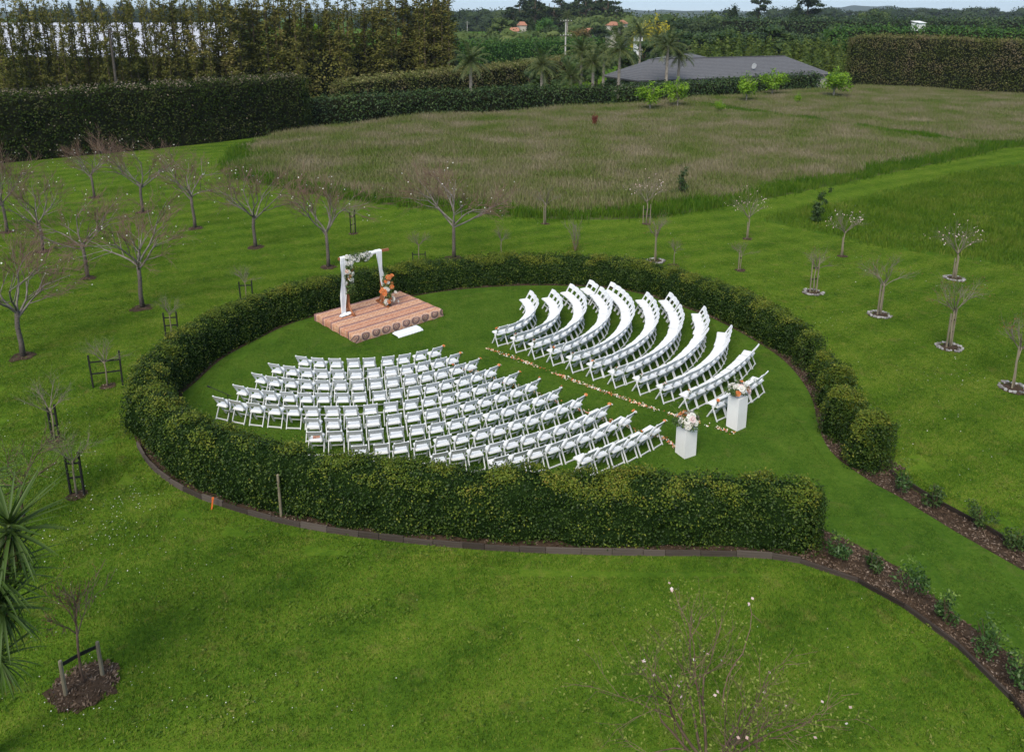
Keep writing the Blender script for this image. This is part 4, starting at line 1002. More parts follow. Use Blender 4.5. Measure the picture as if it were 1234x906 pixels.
for a in [(28, 430, 'large bare cherry tree whose crown reaches over the lawn edge', 0, 1.02, .3), (106, 335, 'bare cherry tree with forked low limbs between larger cherries', 1, .9, 2.), (172, 371, 'wide bare cherry tree with white blossoms standing alone before young trees', 2, 1.02, 4.1), (52, 303, 'bare cherry tree with crooked trunk behind the large cherry', 3, .92, 1.), (9, 280, 'bare twiggy cherry tree close under the tall dark hedge', 4, .98, 5.), (114, 238, 'pale bare cherry tree against the dark hedge foot', 0, .92, 2.6), (172, 256, 'pale bare cherry tree, second along the dark hedge', 1, 1.0, 5.4), (235, 275, 'spreading bare cherry tree next to the meadow corner', 2, 1.0, .9), (308, 298, 'bare cherry tree between meadow edge and stage', 3, 1.0, 3.3), (396, 322, 'bare cherry tree right behind the stage and hedge', 4, .98, 2.2), (547, 311, 'upright bare cherry tree behind the ring hedge', 1, 1.05, 4.4)]:
    cherry(*a)

# young staked trees
YOUNG = []
for sd in range(4):
    rng, trunk, out = tree_proto(200 + sd, 1.15, .028, 8, .66, 2, [5, 4], [.55, .65], .70, .06, shrink=.62, rmin=.0026, sway=.02)
    YOUNG.append((trunk.mesh('trunk', 'pine_stake', True), MB().add(*tubes(out[0], 5)).add(*tubes(out[1], 4)).add(*tubes(out[2], 3)).mesh('branches', 'pale_twig'), out['tips'], rng))
def young_mesh(v, mat, n, size, rad):
    trunk, br, tips, rng = YOUNG[v]
    P = up_blobs(tips, rng, n, rad); return MB().add(*leaves(P, rng.normal(size=P.shape), size, .6, .9, rng)).mesh('leaves', mat)
YL = {m: [young_mesh(v, m, n, s, .05) for v in range(4)] for m, n, s in (('sapling_leaf', 150, .05), ('pink_petal', 60, .075), ('bud_leaf', 120, .045))}
def young(x, y, lab, v, sc, leaf='bud_leaf', stakes=2, stake='pine_stake', sh=.95, gap=.13, ring=None, rz=0., soil=True, strap=True, sturn=None):
    sc = sc * .88; p = G(x, y); t = thing('young_tree', lab, 'tree', (*p, -.01), rz, 'young trees on the lawn', sc)
    link('trunk', YOUNG[v][0], t); link('branches', YOUNG[v][1], t); link('blossom' if leaf == 'pink_petal' else 'leaves', YL[leaf][v], t)
    what = lab
    if stakes:
        s = thing('tree_support', ('dark ' if stake == 'dark_stake' else 'timber ') + f'{"stakes" if stakes > 1 else "stake"} holding the ' + ' '.join(lab.split()[:9]), 'tree stakes', (*p, 0), rz if sturn is None else sturn, 'stakes holding the young trees')
        for k in range(stakes):
            sx = (-gap, gap)[k]; h = sh * (1 + .08 * k)
            MB().add(*bar((sx, .03, -.02), (sx * 1.05, .03, h), .045, .045, (0, 1, 0))).build('stake', stake, s)
        if strap and stakes == 2:
            MB().add(*bar((-gap, .03, sh * .78), (gap, .03, sh * .80), .012, .05)).build('strap', 'black_strap', s)
            if sh > .8: MB().add(*bar((-gap, .03, sh * .42), (gap, .03, sh * .46), .012, .05)).build('strap', 'black_strap', s)
        elif strap: MB().add(*bar((-gap, .02, sh * .7), (.04, -.03, sh * .7), .012, .05)).build('strap', 'black_strap', s)
    if ring: mulch_ring(p, .42, 'ring of grey stones round the foot of the ' + ' '.join(lab.split()[:8]))
    elif soil: mulch_ring(p, .26, None, True)
for k in [dict(x=130, y=466, lab='leafless young tree between two tall black stakes left of hedge', v=0, sc=.95, leaf='sapling_leaf', stake='dark_stake', gap=.45, sh=1.15, rz=.2), dict(x=67, y=531, lab='young tree tied to black stakes near the light green sapling', v=1, sc=1.05, leaf='sapling_leaf', stake='dark_stake', gap=.10, sh=1.05), dict(x=93, y=597, lab='young tree with pale leaves between two black stakes above yucca', v=2, sc=1.0, leaf='sapling_leaf', stake='dark_stake', gap=.17, sh=1.15), dict(x=207, y=404, lab='young tree with black stakes touching the hedge by the bush', v=3, sc=.9, leaf='sapling_leaf', stake='dark_stake', gap=.24, sh=.9), dict(x=297, y=361, lab='thin young tree with black stakes behind hedge left of stage', v=0, sc=.85, leaf='sapling_leaf', stake='dark_stake', gap=.26, sh=.8),
          dict(x=426, y=282, lab='slim young tree tied to dark stakes before the meadow', v=1, sc=1.1, stake='dark_stake', gap=.14, sh=1.25, rz=.6), dict(x=505, y=316, lab='thin sapling behind hedge near the upright cherry', v=2, sc=.9, stake='dark_stake', gap=.3, sh=.5), dict(x=604, y=310, lab='thin bare sapling behind the middle of the back hedge', v=3, sc=.9, stakes=0), dict(x=657, y=270, lab='young tree with tall stakes at the meadow edge', v=0, sc=1.25, stake='pine_stake', gap=.1, sh=1.1, rz=1.), dict(x=779, y=270, lab='pinkish young tree with paired stakes at the meadow edge', v=1, sc=1.5, leaf='pink_petal', gap=.2, sh=1.1), dict(x=790, y=315, lab='bare pale young tree with timber stakes close behind the hedge', v=2, sc=1.35, gap=.09, sh=1.5, ring=True, rz=1.2), dict(x=812, y=320, lab='very thin sapling beside the pale staked tree', v=3, sc=.75, stakes=0), dict(x=892, y=326, lab='faint sapling with a single stake outside the right hedge curve', v=0, sc=.8, stakes=1, sh=.9, gap=.08), dict(x=901, y=288, lab='blossoming young tree with a stake at the grass corner', v=1, sc=1.35, leaf='pink_petal', stakes=1, gap=.05, sh=.95), dict(x=1015, y=309, lab='white blossoming young tree at the edge of rough grass', v=2, sc=1.3, leaf='pink_petal', stakes=1, gap=.05, sh=1.0), dict(x=980, y=353, lab='bare young tree between two leaning stakes with black straps', v=3, sc=1.15, gap=.14, sh=1.45, ring=True), dict(x=1060, y=380, lab='bare round headed young tree in the middle right lawn', v=0, sc=1.4, gap=.10, sh=1.35, ring=True, rz=.5), dict(x=1150, y=336, lab='pink budded young tree below the rough grass edge', v=1, sc=1.4, leaf='pink_petal', gap=.07, sh=1.0, ring=True), dict(x=1144, y=419, lab='bare broad young tree with stakes in front of pink one', v=2, sc=1.5, gap=.12, sh=1.35, ring=True, rz=.4), dict(x=1221, y=468, lab='bare young tree leaning over a stone ring near the bed', v=3, sc=1.45, gap=.09, sh=1.5, ring=True, rz=.9)]:
    young(**k)
def multi_stem(x, y, lab, mat, h, seed):
    rng = np.random.default_rng(seed); p = G(x, y); t = thing('twiggy_shrub', lab, 'shrub', (*p, 0)); out = {i: [] for i in range(5)}; out['tips'] = []
    for k in range(9):
        a = rng.uniform(0, 6.28); grow(rng, (0, 0, 0), (.28 * math.cos(a), .28 * math.sin(a), 1), h * .7, .014, 0, 2, [4, 3], [.4, .5], .06, out, 4, .1, .5)
    MB().add(*tubes(out[0], 5)).build('stems', 'pale_twig', t); MB().add(*tubes(out[1], 4)).add(*tubes(out[2], 3)).build('twigs', 'pale_twig', t)
    q = np.c_[rng.normal(0, .2, 200), rng.normal(0, .2, 200), rng.uniform(.05, .6, 200)]
    MB().add(*leaves(q, rng.normal(size=q.shape), .05, .6, .9, rng)).build('leaves', mat, t)
multi_stem(693, 303, 'reddish multi-stemmed twiggy shrub behind the hedge', 'bud_leaf', 1.5, 61)
def dark_sapling(x, y, lab, h, seed, wd=.32):
    rng = np.random.default_rng(seed); p = G(x, y); t = thing('evergreen_shrub', lab, 'shrub', (*p, 0), 0, 'dark evergreen shrubs in long grass')
    MB().add(*tube([(0, 0, 0), (.05, 0, h * .5), (.16, 0, h)], [.03, .022, .01], 6)).build('stem', 'brown_bark', t)
    lobes = [((.16 * f + rng.normal(0, .16), rng.normal(0, .16), h * f), (wd * (1.15 - .7 * f), wd * (1.15 - .7 * f), h * .1)) for f in np.linspace(.15, 1, 11)]
    MB().add(*leaf_cloud(rng, lobes, 900, .15, .4, .9, .2)).build('foliage', 'dark_shrub_leaf', t)
dark_sapling(984, 268, 'leaning dark evergreen shrub at the corner of rough grass', 1.95, 62); dark_sapling(818, 238, 'dark upright evergreen shrub standing in the meadow', 1.9, 63, .42)

# young tree in the mulch circle, lower left
def corner_tree():
    p = G(103, 826); rng, trunk, out = tree_proto(301, 1.32, .022, 6, .55, 2, [5, 4], [.5, .6], .62, .06, shrink=.62)
    t = thing('young_tree', 'young reddish tree in mulch circle between two stakes with black strap', 'tree', (*p, 0), .3)
    trunk.build('trunk', 'red_twig', t, True); MB().add(*tubes(out[0], 5)).add(*tubes(out[1], 4)).add(*tubes(out[2], 3)).build('branches', 'red_twig', t)
    P = up_blobs(out['tips'], rng, 260, .07); MB().add(*leaves(P, rng.normal(size=P.shape), .035, .6, .9, rng)).build('leaves', 'bud_leaf', t)
    s = thing('tree_support', 'pair of timber stakes joined by a black strap over mulch circle', 'tree stakes', (*p, 0), 0)
    pl, pr_ = G(80, 840) - p, G(124, 816) - p
    for q in (pl, pr_): MB().add(*tube([(*q, -.02), (q[0], q[1], .78), (q[0], q[1], .80)], [.036, .034, .026], 8)).build('stake', 'pine_stake', s)
    MB().add(*bar((*pl, .70), (0, -.035, .72), .012, .075)).build('strap', 'black_strap', s); MB().add(*bar((0, -.035, .72), (*pr_, .70), .012, .075)).build('strap', 'black_strap', s)
    n = 24; an = np.linspace(0, 6.2832, n, endpoint=False); rg = np.random.default_rng(9); rr = .55 * (1 + .10 * rg.normal(size=n))
    V = np.r_[np.c_[p[0] + rr * np.cos(an) * 1.05, p[1] + rr * np.sin(an), np.full(n, .012)], np.c_[p[0] + rr * .6 * np.cos(an), p[1] + rr * .6 * np.sin(an), np.full(n, .07)], [(p[0], p[1], .10)]]
    i = np.arange(n); j = (i + 1) % n
    o = MB().add(V, [np.stack([i, j, j + n, i + n], 1), np.stack([i + n, j + n, i * 0 + 2 * n], 1)]).build('mulch_circle', 'soil', None, True); tag(o, kind='structure')
    k = 700; a = rg.uniform(0, 6.28, k); q = np.sqrt(rg.uniform(0, 1.15, k)) * .55
    z = .03 + .07 * np.clip(1 - q / .55, 0, 1)
    c = MB().add(*leaves(np.c_[p[0] + q * np.cos(a), p[1] + q * np.sin(a), z + rg.uniform(0, .02, k)], np.tile((0, 0, 1.), (k, 1)), rg.uniform(.04, .11, k), .4, .45, rg)).build('bark_chips', 'bark_chip', o); c['kind'] = 'stuff'
corner_tree()

# yucca at the left edge: heads of sword leaves on thick stems
def yucca():
    rng = np.random.default_rng(70); Y0 = 8.0
    base = np.array((-8.45, 8.05)); t = thing('yucca_tree', 'tall yucca with heads of long sword leaves at the lawn corner', 'yucca', (*base, 0))
    heads = [(at(12, 636, 8.2), .95, 90), (at(-10, 690, 8.0), 1.0, 90), (at(2, 730, 7.9), .85, 84), (at(-45, 590, 8.6), .95, 60), (at(-2, 790, 7.7), .72, 70)]
    LM = []
    for k in range(3):                                          # leaf: folded blade, tapering, drooping
        m = 7; V = []
        for i in range(m):
            f = i / (m - 1); w = .026 * (1 - f ** 3) * (.55 + .9 * f * (1 - f) + .3) + .002; z = -(.05 + .20 * k) * f ** 2.2
            V += [(f, -w, z + .25 * w), (f, 0, z - .25 * w), (f, w, z + .25 * w)]
        F = np.array([q for i in range(m - 1) for q in ([i * 3, i * 3 + 3, i * 3 + 4, i * 3 + 1], [i * 3 + 1, i * 3 + 4, i * 3 + 5, i * 3 + 2])])
        LM.append((MB().add(V, F).mesh('leaf', 'yucca_leaf', True), MB().add(V, F).mesh('leaf', 'dead_leaf', True)))
    tr = MB().add(*tube([(-.35, -.25, -.05), (0.0, -.05, 1.0), (.12, 0, 1.9), (.18, .05, 2.4)], [.17, .13, .11, .10], 10)).build('trunk', 'brown_bark', t, True)
    for h, ln, n in heads:
        c = h - np.array((*base, 0))
        s0 = np.array((.2, .03, 2.2)); mid = (s0 + c) / 2 + (0, 0, -.1)
        MB().add(*tube([s0, mid, c - (0, 0, .12)], [.10, .085, .075], 8)).build('stem', 'brown_bark', t, True)
        hd = MB().add(*blob(c - (0, 0, .05), (.07, .07, .13), rng, .1, 2)).build('crown_bud', 'yucca_leaf', t, True)
        for k in range(n):
            az = k * 2.39996 + rng.normal(0, .1); f = k / n
            el = 1.0 - 2.1 * f + rng.normal(0, .12)               # young leaves upright, old ones hanging
            o = link('leaf', LM[0 if f < .4 else (1 if f < .75 else 2)][1 if f > .93 else 0], hd)
            o.location = tuple(c + (0, 0, .12 - .34 * f)); L = ln * (.72 + .3 * math.sin(math.pi * min(1, .25 + f * .9))) * rng.uniform(.85, 1.08)
            o.scale = (L, L * .95, L); o.rotation_euler = (0, -el, az)
yucca()
def pale_sapling():
    p = G(30, 628); rng, trunk, out = tree_proto(311, 1.05, .035, 8, .85, 2, [5, 4], [.6, .6], 1.0, .0, shrink=.6)
    t = thing('leafy_sapling', 'pale green feathery leaved sapling behind the yucca', 'tree', (*p, 0), 1.)
    trunk.build('trunk', 'brown_bark', t, True); MB().add(*tubes(out[0], 5)).add(*tubes(out[1], 4)).add(*tubes(out[2], 3)).build('branches', 'brown_bark', t)
    P = up_blobs(out['tips'], rng, 2600, .13); P[:, 2] = P[:, 2] * .9; MB().add(*leaves(P, np.tile((0, 0, 1.), (len(P), 1)), .05, .45, .5, rng)).build('foliage', 'sapling_leaf', t)
pale_sapling()
def near_tree():
    p = np.array((2.75, 6.75)); rng, trunk, out = tree_proto(321, 1.5, .05, 9, 1.1, 3, [4, 4, 3], [.65, .6, .6], 1.0, .05, shrink=.64, rmin=.0036)
    t = thing('flowering_tree', 'sparse budding tree with crossing twigs and few pink blossoms at lawn front', 'tree', (*p, 0), .7)
    trunk.build('trunk', 'brown_bark', t, True)
    MB().add(*tubes(out[0], 6)).add(*tubes(out[1], 5)).build('limbs', 'brown_bark', t, True); MB().add(*tubes(out[2], 4)).add(*tubes(out[3], 3)).build('twigs', 'red_twig', t)
    sh = []
    for a, e in (((.1, .1, 2.0), (-.05, .6, 4.0)), ((.5, .1, 2.0), (1.35, .25, 3.3)), ((-.3, .2, 2.2), (-.7, .6, 3.2))):
        a, e = np.array(a), np.array(e); pts = [a + (e - a) * f + np.array((.10 * math.sin(f * 3.3), .06 * math.sin(f * 7), 0)) + rng.normal(0, .018, 3) for f in np.linspace(0, 1, 9)]
        sh += [(pts[i], pts[i + 1], .012 - .001 * i, .011 - .001 * i) for i in range(8)]
        sh += [(pts[i], pts[i] + rng.normal(0, .16, 3) + (0, 0, .15), .005, .003) for i in (3, 4, 6, 7)]
    for k in range(0, len(sh), 12): MB().add(*tubes(sh[k:k + 12], 5)).build('long_shoot', 'red_twig', t)
    P = up_blobs(out['tips'], rng, 4200, .12); MB().add(*leaves(P, rng.normal(size=P.shape), .05, .55, .9, rng)).build('foliage', 'olive_leaf', t)
    P = np.r_[up_blobs(out['tips'], rng, 40, .1), [np.array(s[1]) + rng.normal(0, .03, 3) for s in (sh[7], sh[19], sh[31]) for _ in range(3)]]
    MB().add(*leaves(P, rng.normal(size=P.shape), .055, .9, .9, rng)).build('blossom', 'pink_petal', t)
near_tree()

# ------------------------------------------------------------------ far trees
def far_proto(kind, seed):
    """unit-height tree meshes (trunk, crown), base at z=0"""
    rng = np.random.default_rng(seed); mb = MB(); core = None
    if kind == 'belt':                                          # slender feathery shelterbelt tree
        fs = np.linspace(.10, 1, 30); lobes = [((rng.normal(0, .012), rng.normal(0, .012), f), (.058 * (1.2 - .85 * f) * rng.uniform(.6, 1.45), .058 * (1.2 - .85 * f) * rng.uniform(.6, 1.45), .030)) for f in fs]
        cr = MB().add(*leaf_cloud(rng, lobes, 1900, .021, .42, .9, .1)); tr = MB().add(*tubes([((0, 0, 0), (.004, 0, .5), .009, .006), ((.004, 0, .5), (0, .004, .97), .006, .002)], 5))
    elif kind == 'lime':
        lobes = [((rng.normal(0, .12), rng.normal(0, .12), rng.uniform(.35, .72)), (.17, .17, .16)) for _ in range(10)] + [((0, 0, .88), (.08, .08, .12)), ((0, 0, .5), (.26, .26, .26))]
        cr = MB().add(*leaf_cloud(rng, lobes, 1500, .055, .6, .9, .3)); tr = MB().add(*tubes([((0, 0, 0), (0, 0, .3), .022, .018)] + [((0, 0, .25), (rng.normal(0, .13), rng.normal(0, .13), .75), .013, .004) for _ in range(7)], 5))
    elif kind == 'round':
        lobes = []
        for _ in range(13):
            a = rng.uniform(0, 6.28); r = rng.uniform(0, .30); lobes.append(((r * math.cos(a), r * math.sin(a), rng.uniform(.28, .84) - .25 * r), (rng.uniform(.11, .2), rng.uniform(.11, .2), rng.uniform(.08, .15))))
        cr = MB().add(*leaf_cloud(rng, lobes, 1500, .045, .7, .9, .6)); tr = MB().add(*tubes([((0, 0, 0), (0, 0, .5), .03, .02)] + [((0, 0, .35), l[0], .014, .005) for l in lobes], 5))
        for c, r in lobes: cr.add(*blob(c, np.array(r) * .72, rng, .15, 1))
    elif kind == 'cone':
        lobes = [((rng.normal(0, .01), rng.normal(0, .01), f), ((.17 * (1.03 - f) + .015) * rng.uniform(.75, 1.25), (.17 * (1.03 - f) + .015) * rng.uniform(.75, 1.25), .13 * (1.1 - f) + .03)) for f in np.linspace(.08, .95, 20)]
        lobes += [((.10 * (1.05 - f) * math.cos(f * 61), .10 * (1.05 - f) * math.sin(f * 61), f), (.07, .07, .07)) for f in np.linspace(.1, .8, 16)]
        cr = MB().add(*leaf_cloud(rng, lobes, 2200, .04, .4, .8, .3)); tr = MB().add(*tubes([((0, 0, 0), (0, 0, .9), .02, .006)], 5))
        cr.add(*tube([(0, 0, .06), (0, 0, .3), (0, 0, .9)], [.11, .10, .008], 9))
    elif kind == 'pine':                                        # open umbrella crown with bare limbs
        lobes = []; segs = [((0, 0, 0), (.01, 0, .55), .022, .016), ((.01, 0, .55), (0, 0, .95), .016, .006)]
        for k in range(13):
            a = rng.uniform(0, 6.28); z = rng.uniform(.45, .97); r = rng.uniform(.08, .30) * (1.25 - z * .6); c = (r * math.cos(a), r * math.sin(a), z)
            lobes.append((c, (rng.uniform(.06, .12), rng.uniform(.06, .12), rng.uniform(.035, .06)))); segs.append(((0, 0, z - .1), c, .008, .004))
        cr = MB().add(*leaf_cloud(rng, lobes, 1500, .048, .6, .9, .3)); tr = MB().add(*tubes(segs, 5))
    return tr, cr
FAR = {}
def far_mesh(kind, v, leafm, barkm):
    k = (kind, v, leafm)
    if k not in FAR:
        tr, cr = far_proto(kind, hash_((kind, v))); FAR[k] = (tr.mesh('trunk', barkm), cr.mesh('crown', leafm))
    return FAR[k]
def hash_(k): return sum(ord(c) * (i + 3) for i, c in enumerate(k[0])) * 7 + k[1]
def far_tree(name, label, kind, v, leafm, p, h, wid, rz, group=None, barkm='brown_bark'):
    t = thing(name, label, 'tree', (p[0], p[1], 0), rz, group); t.scale = (h * wid, h * wid, h)
    tr, cr = far_mesh(kind, v, leafm, barkm); link('trunk', tr, t); link('crown', cr, t)
    return t
def X(x, Y): return at(x, 60, Y)[0] / 1.0
def posx(x, ytop, Y):
    """base position and height of a far tree from its top pixel at distance Y"""
    q = at(x, ytop, Y); return (q[0], Y), q[2]
def belt():
    rng = np.random.default_rng(80); i = 0
    for x in np.arange(-14, 545, 5.0):
        if 424 < x < 436: continue
        x = x + rng.normal(0, 1.6); f = (x + 14) / 560
        Y = 88 + 36 * f + rng.uniform(-2.5, 2.5); yt = rng.uniform(-16, 9) if x > 150 else rng.uniform(-8, 24)
        p, h = posx(x, yt, Y)
        far_tree('shelterbelt_tree', 'tall slender brownish tree in the shelterbelt row behind the tall hedge', 'belt', int(rng.integers(5)), 'belt_leaf', p, h, rng.uniform(.8, 1.35) * (1. if x < 250 else 1.5), rng.uniform(0, 6), 'slender trees in the shelterbelt row', 'belt_bark'); i += 1
    # understorey hides the trunks' feet
    hedge_thing('belt_undergrowth', 'brushy brown green undergrowth below the shelterbelt trees', [(-72, 90.5), (-47, 102), (-28, 112), (-12.5, 126)], 1.5, [4.6, 5.2, 6.0, 7.5], 14, .4, 'belt_leaf', 'big_core', 81, lump=.25, lscale=.9, power=2.6)
belt()
def far_things():
    rng = np.random.default_rng(90)
    for x, yb, yt, w, lab in [(783, 137, 96, 1.15, 'bright lime green tree, first of the row from the palms'), (816, 134, 91, .95, 'bright lime green tree, second of the row, by house corner'), (899, 127, 84, .95, 'narrow lime green tree in front of house hedge'), (930, 120, 81, 1.2, 'round lime green tree beside the narrow one'), (1004, 122, 79, 1.25, 'lime green tree by the corner of the brown hedge wall'), (867, 141, 118, .8, 'tiny lime sapling in the meadow near house hedge'), (961, 129, 110, .8, 'tiny lime sapling between two larger lime trees')]:
        p = G(x, yb - 2); h = at(x, yt, p[1])[2]
        far_tree('lime_tree', lab, 'lime', int(rng.integers(3)), 'lime_leaf', p, h, w * 1.18, rng.uniform(0, 6), 'lime green trees at the meadow end', 'pale_trunk')
    p = G(716, 156); h = 1.9
    far_tree('red_sapling', 'small red leaved sapling in the far meadow', 'lime', 1, 'red_leaf', p, h, .5, 0)
    # conifers behind the house
    for i, x in enumerate(np.arange(838, 1032, 13.5)):
        Y = 146 + rng.uniform(-2, 4); pp, h = posx(x + rng.normal(0, 2), rng.uniform(36, 47), Y)
        far_tree('conifer_tree', 'yellowish green conifer in the row behind the grey roofed house', 'cone', int(rng.integers(4)), 'conifer_yellow', pp, h, rng.uniform(1.5, 2.0), rng.uniform(0, 6), 'conifers behind the house')
    for i, x in enumerate(np.arange(815, 1050, 17)):
        Y = 185 + rng.uniform(-8, 8); pp, h = posx(x + rng.normal(0, 3), rng.uniform(24, 33), Y)
        far_tree('evergreen_tree', 'dark evergreen tree in the belt above the conifer row', 'round', int(rng.integers(4)), 'dark_shrub_leaf', pp, h, rng.uniform(1.1, 1.5), rng.uniform(0, 6), 'dark evergreens above the conifers')
    # trees among the palms and towards the horizon
    L = [(525, -18, 128, 'cone', 'far_dark_leaf', 2.0, 'tall dark conifer at the end of the shelterbelt'), (512, -8, 134, 'cone', 'far_dark_leaf', 1.8, 'dark conifer partly behind the shelterbelt end'), (378, 3, 118, 'round', 'lime_leaf', .9, 'bright green leafy tree among the shelterbelt'), (362, 12, 122, 'round', 'sapling_leaf', .8, 'fresh green tree among the shelterbelt'), (424, 18, 135, 'round', 'sapling_leaf', .8, 'pale yellow green tree seen through the shelterbelt gap'), (606, 14, 300, 'round', 'far_mid_leaf', 1.3, 'rounded grey green tree before the far wooded hill'), (582, 32, 240, 'round', 'far_mid_leaf', 1.2, 'low olive green tree behind the bright green hedge'), (556, 33, 240, 'round', 'far_mid_leaf', 1.2, 'low olive tree next to the shelterbelt end'), (640, 18, 250, 'cone', 'far_dark_leaf', 1.6, 'dark pointed tree beside the orange roofs'), (655, 14, 262, 'round', 'bright_hedge_leaf', .9, 'bright green tree among dark ones near orange roofs'), (668, 22, 240, 'round', 'far_dark_leaf', 1.2, 'dark rounded tree behind the tall power pole'), (700, 28, 225, 'round', 'autumn_leaf', 1.1, 'brownish tree between palms and orange roofs'), (722, 22, 280, 'round', 'far_dark_leaf', 1.2, 'dark tree left of the yellow tree'), (745, 20, 300, 'round', 'far_mid_leaf', 1.2, 'olive tree left of the yellow tree, farther back'), (792, 14, 205, 'lime', 'yellow_leaf', .8, 'bright yellow foliage tree above the palms'), (769, 26, 180, 'lime', 'yellow_leaf', .55, 'small yellow topped tree among the palms'), (815, 20, 260, 'round', 'far_dark_leaf', 1.4, 'broad dark tree right of the yellow tree'), (838, 16, 270, 'round', 'far_dark_leaf', 1.4, 'second broad dark tree right of the yellow tree'), (862, 20, 250, 'cone', 'far_dark_leaf', 1.8, 'dark pointed tree right of the yellow tree'), (775, 12, 420, 'round', 'far_dark_leaf', 1.2, 'dark tree on the skyline behind the yellow tree'), (886, 2, 330, 'cone', 'far_dark_leaf', 2.2, 'dark conical tree rising over the far hedge'), (917, -6, 420, 'pine', 'far_dark_leaf', 1.0, 'open crowned pine over the far hedge'), (975, -4, 340, 'pine', 'far_dark_leaf', 1.5, 'broad dark pine standing over the far hedge'), (963, -2, 345, 'cone', 'far_dark_leaf', 1.8, 'dark pointed pine touching the broad pine'), (1057, 4, 420, 'round', 'far_mid_leaf', 1.2, 'grey green tree over the far hedge right of pines'), (1193, 14, 230, 'round', 'dark_shrub_leaf', .8, 'small rounded tree sticking out of the layered hedges'), (1020, 30, 152, 'lime', 'bright_hedge_leaf', 1.0, 'bright green shrub top by the corner of brown hedge')]
    for x, yt, Y, kind, lm, w, lab in L:
        pp, h = posx(x, yt, Y); far_tree('background_tree', lab, kind, int(rng.integers(3)), lm, pp, h, w, rng.uniform(0, 6), 'trees in the background')
    # tall pines on the skyline
    for x, yt in [(619, 5), (626, 3), (634, 0), (641, -2), (648, -4), (655, 0), (662, 1), (669, 3), (677, 2), (685, 4), (692, 5), (699, 3), (706, 2), (713, -4), (719, -6), (726, -4), (733, 1), (740, 4), (746, 8)]:
        pp, h = posx(x + rng.normal(0, 1.5), yt + rng.uniform(-2, 2), 400 + rng.uniform(-30, 30))
        far_tree('skyline_pine', 'open crowned tall pine on the skyline above the palms', 'pine', int(rng.integers(4)), 'far_dark_leaf', pp, h, rng.uniform(1.2, 1.6), rng.uniform(0, 6), 'tall pines on the skyline')
    for x in np.arange(20, 300, 9.):
        pp, h = posx(x + rng.normal(0, 3), rng.uniform(-4, 10), 680 + rng.uniform(-20, 20))
        far_tree('skyline_conifer', 'dark conifer on the skyline beyond the white crop cover', 'cone', int(rng.integers(4)), 'far_dark_leaf', pp, h, rng.uniform(1.4, 2.2), rng.uniform(0, 6), 'conifers beyond the crop cover')
    for x in np.arange(1024, 1240, 8.5):
        pp, h = posx(x + rng.normal(0, 2), rng.uniform(6, 14) - (4 if 1165 < x < 1215 else 0), 900 + rng.uniform(-60, 60))
        far_tree('skyline_tree', 'small hazy tree on the skyline above the far hedge', 'round', int(rng.integers(4)), 'far_dark_leaf', pp, h, rng.uniform(1.2, 1.8), rng.uniform(0, 6), 'hazy trees on the skyline')
    # masses of woodland that read as one
    def wood(name, lab, x0, x1, Y, yt0, yt1, n, s, seed, lm='far_dark_leaf'):
        r = np.random.default_rng(seed); xs = r.uniform(x0, x1, 34); lobes = []
        for x in xs:
            q = at(x, r.uniform(yt0, yt1), Y + r.uniform(-.05, .05) * Y); R = r.uniform(.5, .9) * s
            for zf in (1., .6, .25): lobes.append(((q[0] + r.normal(0, .3) * s, q[1], max(q[2] - R * .6, 1) * zf), (R * 1.3, R, R * .8)))
        mb = MB().add(*leaf_cloud(r, lobes, int(n * 1.5), s * .15, .7, .9, .6))
        for c, rr in lobes: mb.add(*blob(c, np.array(rr) * .62, r, .3, 2))
        tag(mb.build(name, lm), lab, kind='stuff')
    wood('far_wood', 'dark wooded rise behind the bright green hedge', 536, 640, 620, 10, 20, 9000, 9, 91)
    wood('far_wood', 'dark wood below the skyline pines', 640, 760, 430, 12, 26, 9000, 8, 92)
    wood('far_wood', 'low mixed wood between palms and conifers', 690, 860, 330, 16, 30, 9000, 7, 93, 'far_mid_leaf')
    wood('far_wood', 'dark wood at the end of the white crop cover', -40, 560, 740, 8, 22, 12000, 11, 94)
    wood('far_wood', 'hazy wood below the skyline above the far hedge', 840, 1260, 800, 9, 16, 12000, 10, 95)
    wood('olive_scrub', 'grey olive scrub behind the bright hedge', 536, 700, 225, 34, 46, 6000, 4.5, 96, 'far_mid_leaf')
far_things()
def hills():
    for name, Y, z0, seed, x0, x1 in (('hills', 3300, 34, 1, -2600, 2900), ('far_hills', 4600, 62, 2, -3800, 4200)):
        xs = np.linspace(x0, x1, 120); h = z0 * (.62 + .38 * vnoise(xs[:, None] / 1000., seed, 5.)) + z0 * .1 * vnoise(xs[:, None] / 100., seed + 4, 4.)
        V = np.r_[np.c_[xs, np.full(120, Y - 500), np.zeros(120)], np.c_[xs, np.full(120, Y), h], np.c_[xs, np.full(120, Y + 500), np.zeros(120)]]; i = np.arange(119)
        o = MB().add(V, [np.stack([i, i + 1, i + 121, i + 120], 1), np.stack([i + 120, i + 121, i + 241, i + 240], 1)]).build(name, 'hill_green', None, True); tag(o, kind='structure')
hills()

